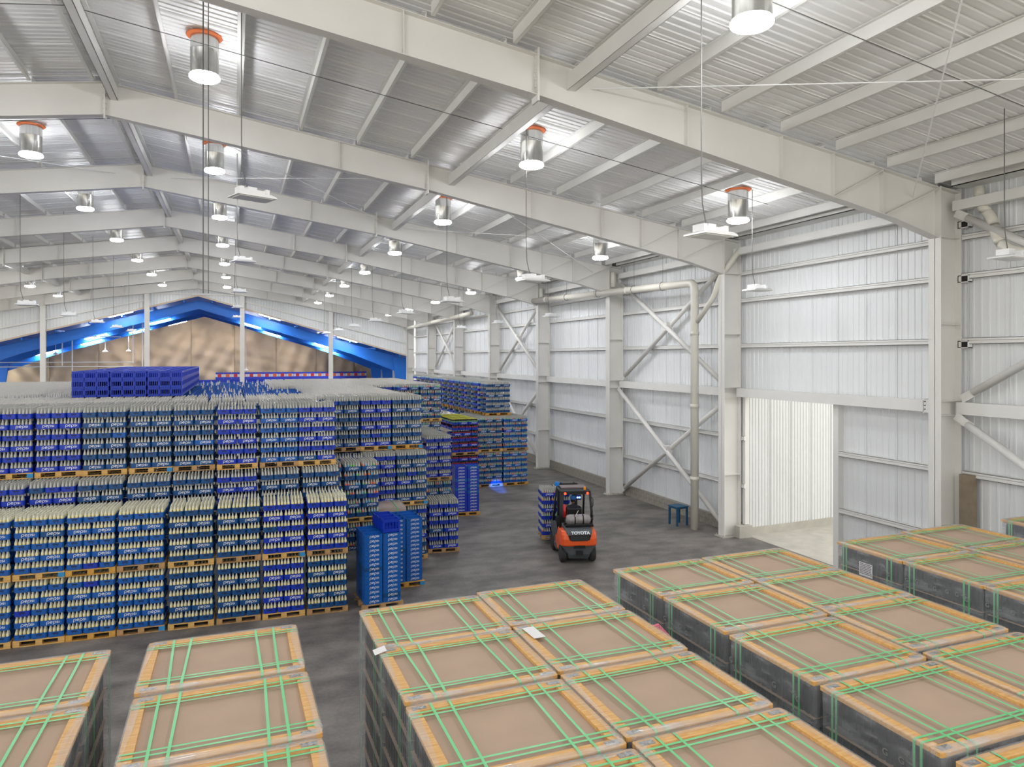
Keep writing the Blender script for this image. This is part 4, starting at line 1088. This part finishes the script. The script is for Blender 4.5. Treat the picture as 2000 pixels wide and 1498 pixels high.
for s in (-1, 1): MB().lathe([(0.0, -0.02), (0.035, -0.02), (0.04, 0.0), (0.02, 0.03), (0.0, 0.035)], 12, M=Matrix.Translation((s * 0.36 + 0.02, 0.65, 2.07)) @ Matrix.Rotation(PI / 2, 4, 'X')).obj('tail_lamp', M_RED, fk)
MB().lathe([(0.03, 0), (0.04, 0.02), (0.035, 0.09), (0.0, 0.11)], 12, c=(0.32, 0.8, 2.15)).obj('beacon', M_AMBER, fk)
for s in (0, 1): MB().lathe([(0, -0.01), (0.03, 0.0), (0.02, 0.03), (0, 0.035)], 10, M=Matrix.Translation((0.1 + s * 0.07, 0.86, 1.9)) @ Matrix.Rotation(PI / 2, 4, 'X')).obj('work_lamp', M_BLULAMP, fk)
MB().box(0.06, 0.22, 0.88, 0.93, 1.82, 1.98).obj('lamp_bracket', M_BLACK, fk)
MB().box(-0.5, -0.36, 1.62, 1.76, 2.14, 2.26).obj('spot_lamp', mat('blue_lamp_housing', (30, 130, 220), 0.4), fk)
MB().tube([(-0.36, 0.66, 1.32), (-0.36, 0.66, 1.72)], 0.045, 10).obj('fire_extinguisher', M_EXT, fk, smooth=True)
# gas tank
tk = link('gas_tank', None, fk, (0.03, 0.42, 1.3))
M90 = Matrix.Rotation(PI / 2, 4, 'Y')
MB().lathe([(0.0, -0.39), (0.08, -0.385), (0.14, -0.35), (0.16, -0.28), (0.16, 0.28), (0.14, 0.35), (0.08, 0.385), (0.0, 0.39)], 20, M=M90).obj('cylinder', M_TANK, tk, smooth=True)
for a in (-0.12, 0.14): MB().lathe([(0.165, -0.02), (0.17, -0.015), (0.17, 0.015), (0.165, 0.02)], 20, M=Matrix.Translation((a, 0, 0)) @ M90).obj('band', M_BLACK, tk)
MB().tube([(0.39, 0, 0), (0.47, 0, 0.02)], 0.05, 8).tube([(0.47, 0, 0.0), (0.5, 0.1, 0.1), (0.42, 0.2, -0.1)], 0.014, 6).obj('valve', M_BLACK, tk)
MB().tube([(-0.42, -0.14, -0.2), (-0.42, -0.14, -0.14), (0.45, -0.14, -0.14), (0.45, -0.14, -0.2)], 0.02, 6).tube([(-0.42, 0.14, -0.2), (-0.42, 0.14, -0.14), (0.45, 0.14, -0.14), (0.45, 0.14, -0.2)], 0.02, 6).box(-0.4, 0.44, -0.15, 0.15, -0.18, -0.16).obj('cradle', M_BLACK, tk)
MB().tube([(-0.1, 0.2, 1.45), (0.1, 0.75, 1.5)], 0.01, 5).obj('hose', M_CREAM, fk)
# mast and forks
ms = link('mast', None, fk, (0, 2.2, 0.1)); ms.rotation_euler = (0.03, 0, 0)
for s in (-1, 1):
    MB().box(s * 0.3 - 0.035, s * 0.3 + 0.035, -0.07, 0.07, 0, 2.02).box(s * 0.22 - 0.025, s * 0.22 + 0.025, -0.04, 0.06, 0, 2.06).obj('mast_rail', M_BLACK, ms)
    MB().tube([(s * 0.17, -0.04, 0.05), (s * 0.17, -0.04, 1.9)], 0.03, 8).obj('lift_cylinder', M_GREY, ms)
    MB().box(s * 0.3 - 0.06, s * 0.3 + 0.06, 0.14, 1.15, 0.0, 0.035).box(s * 0.3 - 0.06, s * 0.3 + 0.06, 0.1, 0.14, 0, 0.5).obj('fork', M_BLACK, ms)
MB().box(-0.34, 0.34, -0.06, 0.08, 1.96, 2.04).obj('cross_head', M_BLACK, ms); MB().box(-0.5, 0.5, 0.07, 0.1, 0.1, 0.16).box(-0.5, 0.5, 0.07, 0.1, 0.5, 0.56).obj('carriage', M_BLACK, ms)
for i in range(7): MB().box(-0.48 + i * 0.16 - 0.012, -0.48 + i * 0.16 + 0.012, 0.075, 0.095, 0.5, 1.2).obj('backrest_bar', M_BLACK, ms)
# blue floor spot thrown ahead of the truck
sp = bpy.data.lights.new('spot_beam', 'SPOT'); sp.energy = 24000; sp.color = (0.02, 0.15, 1.0); sp.spot_size = 0.075; sp.spot_blend = 0.9; sp.shadow_soft_size = 0.03
so = bpy.data.objects.new('spot_beam', sp); COL.objects.link(so)
def fkw(x, y, z): c, s = math.cos(FKR), math.sin(FKR); return Vector((9.9 + x * c - y * s, 19.6 + x * s + y * c, z))
so.location = fkw(-0.43, 1.86, 2.24); tgt = Vector((12.0, 32.7, 0.0)); so.rotation_euler = (tgt - so.location).to_track_quat('-Z', 'Y').to_euler()
so['label'] = 'blue warning beam of the forklift'

# driver ------------------------------------------------------------
def person():
    root = thing('person', 'seated driver in dark clothes and a blue cap, seen from behind inside the forklift', 'person', fkw(0, 1.12, 1.1), FKR)
    V = [(0, 0, 0.06), (0, -0.02, 0.28), (0, -0.01, 0.46), (0, 0.0, 0.54), (-0.17, 0.0, 0.44), (-0.25, 0.14, 0.22), (-0.14, 0.4, 0.16), (0.17, 0.0, 0.44), (0.25, 0.14, 0.22), (0.14, 0.4, 0.16),
         (-0.1, 0.05, 0.04), (-0.13, 0.46, 0.06), (-0.13, 0.52, -0.38), (-0.13, 0.64, -0.42), (0.1, 0.05, 0.04), (0.13, 0.46, 0.06), (0.13, 0.52, -0.38), (0.13, 0.64, -0.42)]
    Ed = [(0, 1), (1, 2), (2, 3), (2, 4), (4, 5), (5, 6), (2, 7), (7, 8), (8, 9), (0, 10), (10, 11), (11, 12), (12, 13), (0, 14), (14, 15), (15, 16), (16, 17)]
    rad = [0.15, 0.15, 0.13, 0.06, 0.07, 0.05, 0.035, 0.07, 0.05, 0.035, 0.1, 0.075, 0.05, 0.045, 0.1, 0.075, 0.05, 0.045]
    me = bpy.data.meshes.new('body'); me.from_pydata(V, Ed, []); me.materials.append(M_CLOTH)
    o = link('body', me, root); sk = o.modifiers.new('skin', 'SKIN')
    for i, r in enumerate(rad): me.skin_vertices[0].data[i].radius = (r, r * 0.85)
    me.skin_vertices[0].data[0].use_root = True
    o.modifiers.new('sub', 'SUBSURF').levels = 1; o.modifiers['sub'].render_levels = 2
    hd = MB().lathe([(0.0, -0.01), (0.05, 0.0), (0.07, 0.05), (0.082, 0.11), (0.085, 0.15), (0.07, 0.2), (0.04, 0.225), (0, 0.23)], 16, M=Matrix.Translation((0, 0.02, 0.56)) @ Matrix.Diagonal((0.9, 1.1, 1, 1)))
    hd.prism([(0.1, 0.66), (0.135, 0.65), (0.1, 0.69)], -0.015, 0.015, axis='x'); hd.box(-0.09, -0.075, -0.01, 0.03, 0.64, 0.69).box(0.075, 0.09, -0.01, 0.03, 0.64, 0.69)
    hd.obj('head', M_SKIN, root, smooth=True)
    MB().box(-0.04, -0.02, 0.105, 0.115, 0.68, 0.69).box(0.02, 0.04, 0.105, 0.115, 0.68, 0.69).box(-0.025, 0.025, 0.1, 0.112, 0.625, 0.63).obj('face_features', M_HAIR, root)
    MB().lathe([(0.08, 0.0), (0.087, 0.05), (0.086, 0.09), (0.08, 0.1)], 14, M=Matrix.Translation((0, 0.0, 0.62)) @ Matrix.Diagonal((0.92, 1.0, 1, 1))).obj('hair', M_HAIR, root, smooth=True)
    cp = MB().lathe([(0.1, 0.0), (0.1, 0.04), (0.085, 0.09), (0.05, 0.12), (0, 0.13)], 16, M=Matrix.Translation((0, 0.02, 0.7)) @ Matrix.Diagonal((0.95, 1.1, 1, 1)))
    cp.prism([(-0.07, 0.1), (0.07, 0.1), (0.05, 0.2), (-0.05, 0.2)], 0.7, 0.712, axis='z'); cp.obj('cap', M_CAP, root, smooth=True)
    for s in (-1, 1):
        h = MB().box(-0.035, 0.035, 0, 0.08, -0.015, 0.015, M=Matrix.Translation((s * 0.13, 0.43, 0.14)))
        for i in range(4): h.tube([(s * 0.13 - 0.028 + i * 0.018, 0.51, 0.14), (s * 0.13 - 0.028 + i * 0.018, 0.545, 0.135), (s * 0.13 - 0.028 + i * 0.018, 0.55, 0.105)], 0.008, 5)
        h.tube([(s * 0.13 - s * 0.035, 0.45, 0.14), (s * 0.13 - s * 0.06, 0.49, 0.125), (s * 0.13 - s * 0.055, 0.52, 0.11)], 0.009, 5); h.obj('hand', M_SKIN, root, smooth=True)
person()

# load carried on the forks
lo = fkw(-0.32, 2.95, 0.12)
tilt = Matrix.Translation(lo) @ Matrix.Rotation(FKR, 4, 'Z') @ Matrix.Rotation(-0.03, 4, 'X')
t = pallet(0, 0, 0, 0, 'timber pallet on the forks of the forklift'); t.matrix_world = tilt @ Matrix.Translation((0, 0, 0.03))
cc = 0; lb = []
for L in range(6):
    short = L % 2 == 0; nx, ny = (3, 2) if short else (2, 3)
    off = (R() - 0.5) * 0.04
    for a in range(nx):
        for b in range(ny):
            M = tilt @ Matrix.Translation((-0.5 + (a + 0.5) / nx + off, -0.5 + (b + 0.5) / ny, 0.18 + L * LP)) @ Matrix.Rotation(PI / 2 if short else 0, 4, 'Z')
            o = link('forklift_crate', CM[1], None, label=f'blue crate carried by forklift, {ORD[L]} layer up, {side_words(a, nx)}, {ORD[b]} from the truck', cat='crate', group='crates carried by the forklift'); o.matrix_world = M
            if not short: link('lettering', LET, o, (0.03, -LY / 2 - 0.0015, 0.058))
    for a in range(12):
        for b in range(12):
            if L == 5 or a < 2 or b < 2 or a > 9: lb.append(((-0.5 + spot(a, b, short)[0] + off, -0.5 + spot(a, b, short)[1], 0.186 + L * LP), 0 if (a * 7 + L) % 4 else 2 + (a + b) % 4, 0.0))
o = scatter('load_bottles', lb, BM, 'glass bottles standing in the crates carried by the forklift', 'bottles'); o.matrix_world = tilt

# ------------------------------------------------------------------ odds and ends
st = thing('plastic_table', 'small blue plastic table against the drain pipe by the right wall', 'table', (15.78, 22.95, 0), 0.1)
MB().box(-0.28, 0.28, -0.28, 0.28, 0.69, 0.73).box(-0.26, 0.26, -0.26, 0.26, 0.64, 0.69).obj('table_top', M_STOOL, st, bevel=0.01)
for sx in (-1, 1):
    for sy in (-1, 1): MB().prism([(sx * 0.24 - 0.03, 0), (sx * 0.24 + 0.03, 0), (sx * 0.23 + 0.035, 0.64), (sx * 0.23 - 0.035, 0.64)], sy * 0.22 - 0.03, sy * 0.22 + 0.03).obj('leg', M_STOOL, st)
t = thing('timber_post', 'upright brown timber post standing against the wall at right', 'post', (16.82, 12.2, 0))
MB().box(-0.1, 0.1, -0.16, 0.16, 0, 3.5).obj('post', M_POST, t, bevel=0.01); MB().box(-0.12, -0.1, -0.16, -0.14, 0.3, 3.4).obj('edge_strip', M_POST, t)
for z, nm in ((9.6, 'highest'), (8.25, 'middle'), (6.62, 'lowest')):
    t = thing('wall_bracket', f'small dark box bracket at the wall gap right of the nearest column, {nm}', 'bracket', (16.85, 12.35, z))
    MB().box(0, 0.14, -0.14, 0.14, 0, 0.02).box(0, 0.14, -0.14, 0.14, 0.16, 0.18).box(0, 0.14, 0.12, 0.14, 0, 0.18).box(0, 0.14, -0.14, -0.12, 0, 0.18).obj('frame', M_WHITE, t); MB().box(0.02, 0.13, -0.12, 0.12, 0.02, 0.16).obj('core', M_BLACK, t)

# inside the blue shed: cases on top of far stock, pipe frame, pendant lamps
CASEM = [mat('case_blue', (50, 70, 190), 0.5), mat('case_white', (225, 222, 226), 0.5), mat('case_red', (205, 60, 60), 0.5), mat('case_orange', (226, 112, 60), 0.5)]
for i in range(20):
    x = -1.6 + i * 0.86; t = thing('drinks_case', f'wrapped load of bottled drinks on the far stock below the tan curtain, {ORD[i] if i < 17 else ("third from right", "second from right", "rightmost")[i - 17]}' + ('' if i > 16 else ' from left'), 'case', (x, 88.6, 3.78), 0, 'colourful cases in a row before the tan curtain')
    MB().box(-0.42, 0.42, -0.4, 0.4, 0, 0.3).box(-0.42, 0.42, -0.4, 0.4, 0.62, 0.82).obj('wrap', CASEM[0], t)
    MB().box(-0.41, 0.41, -0.39, 0.39, 0.3, 0.62).obj('band', CASEM[1], t)
    MB().box(-0.2, 0.2, -0.41, -0.39, 0.28, 0.66).obj('label_patch', CASEM[2 + i % 2], t)
MB().box(-14, 16, 87.9, 89.2, 0, 3.75).obj('far_stock_base', CR[1], None, label='long blue block of stock below the row of colourful cases', cat='stock')
t = thing('pipe_frame', 'white pipe framework standing in the blue shed at left', 'frame', (-12, 76, 0))
hp = [((-9, 0, 8.3), (2.0, 0, 8.3)), ((-9, 0, 5.5), (3, 0, 5.5)), ((-9.4, 0.6, 5.9), (3, 0.6, 5.9))]
for a, b in hp: MB().tube([a, b], 0.05, 6).obj('rail', M_WHITE, t)
for x, z0, z1 in ((-4.4, 5.3, 9.6), (-2.8, 5.6, 9.9), (-2.0, 5.1, 9.2), (3.8, 5.4, 10.4), (3.0, 5.8, 10.4)): MB().tube([(x, 0.1, z0), (x, 0.1, z1)], 0.05, 6).obj('upright', M_WHITE, t)
for x, y, z, nm in ((-15.3, 76, 6.6, 'leftmost'), (-11.9, 80, 6.9, 'second'), (-10.6, 86, 7.0, 'third'), (9.4, 80, 7.4, 'rightmost'), (1.2, 84, 4.9, 'lowest')):
    t = thing('pendant_lamp', f'small white pendant lamp in the blue shed, {nm}', 'light', (x, y, z))
    MB().lathe([(0.26, 0), (0.2, 0.1), (0.05, 0.2), (0.05, 0.35)], 12).obj('shade', M_WHITE, t); MB().tube([(0, 0, 0.3), (0, 0, shed_z(x) - z - 0.2)], 0.02, 5).obj('stem', M_WHITE, t)
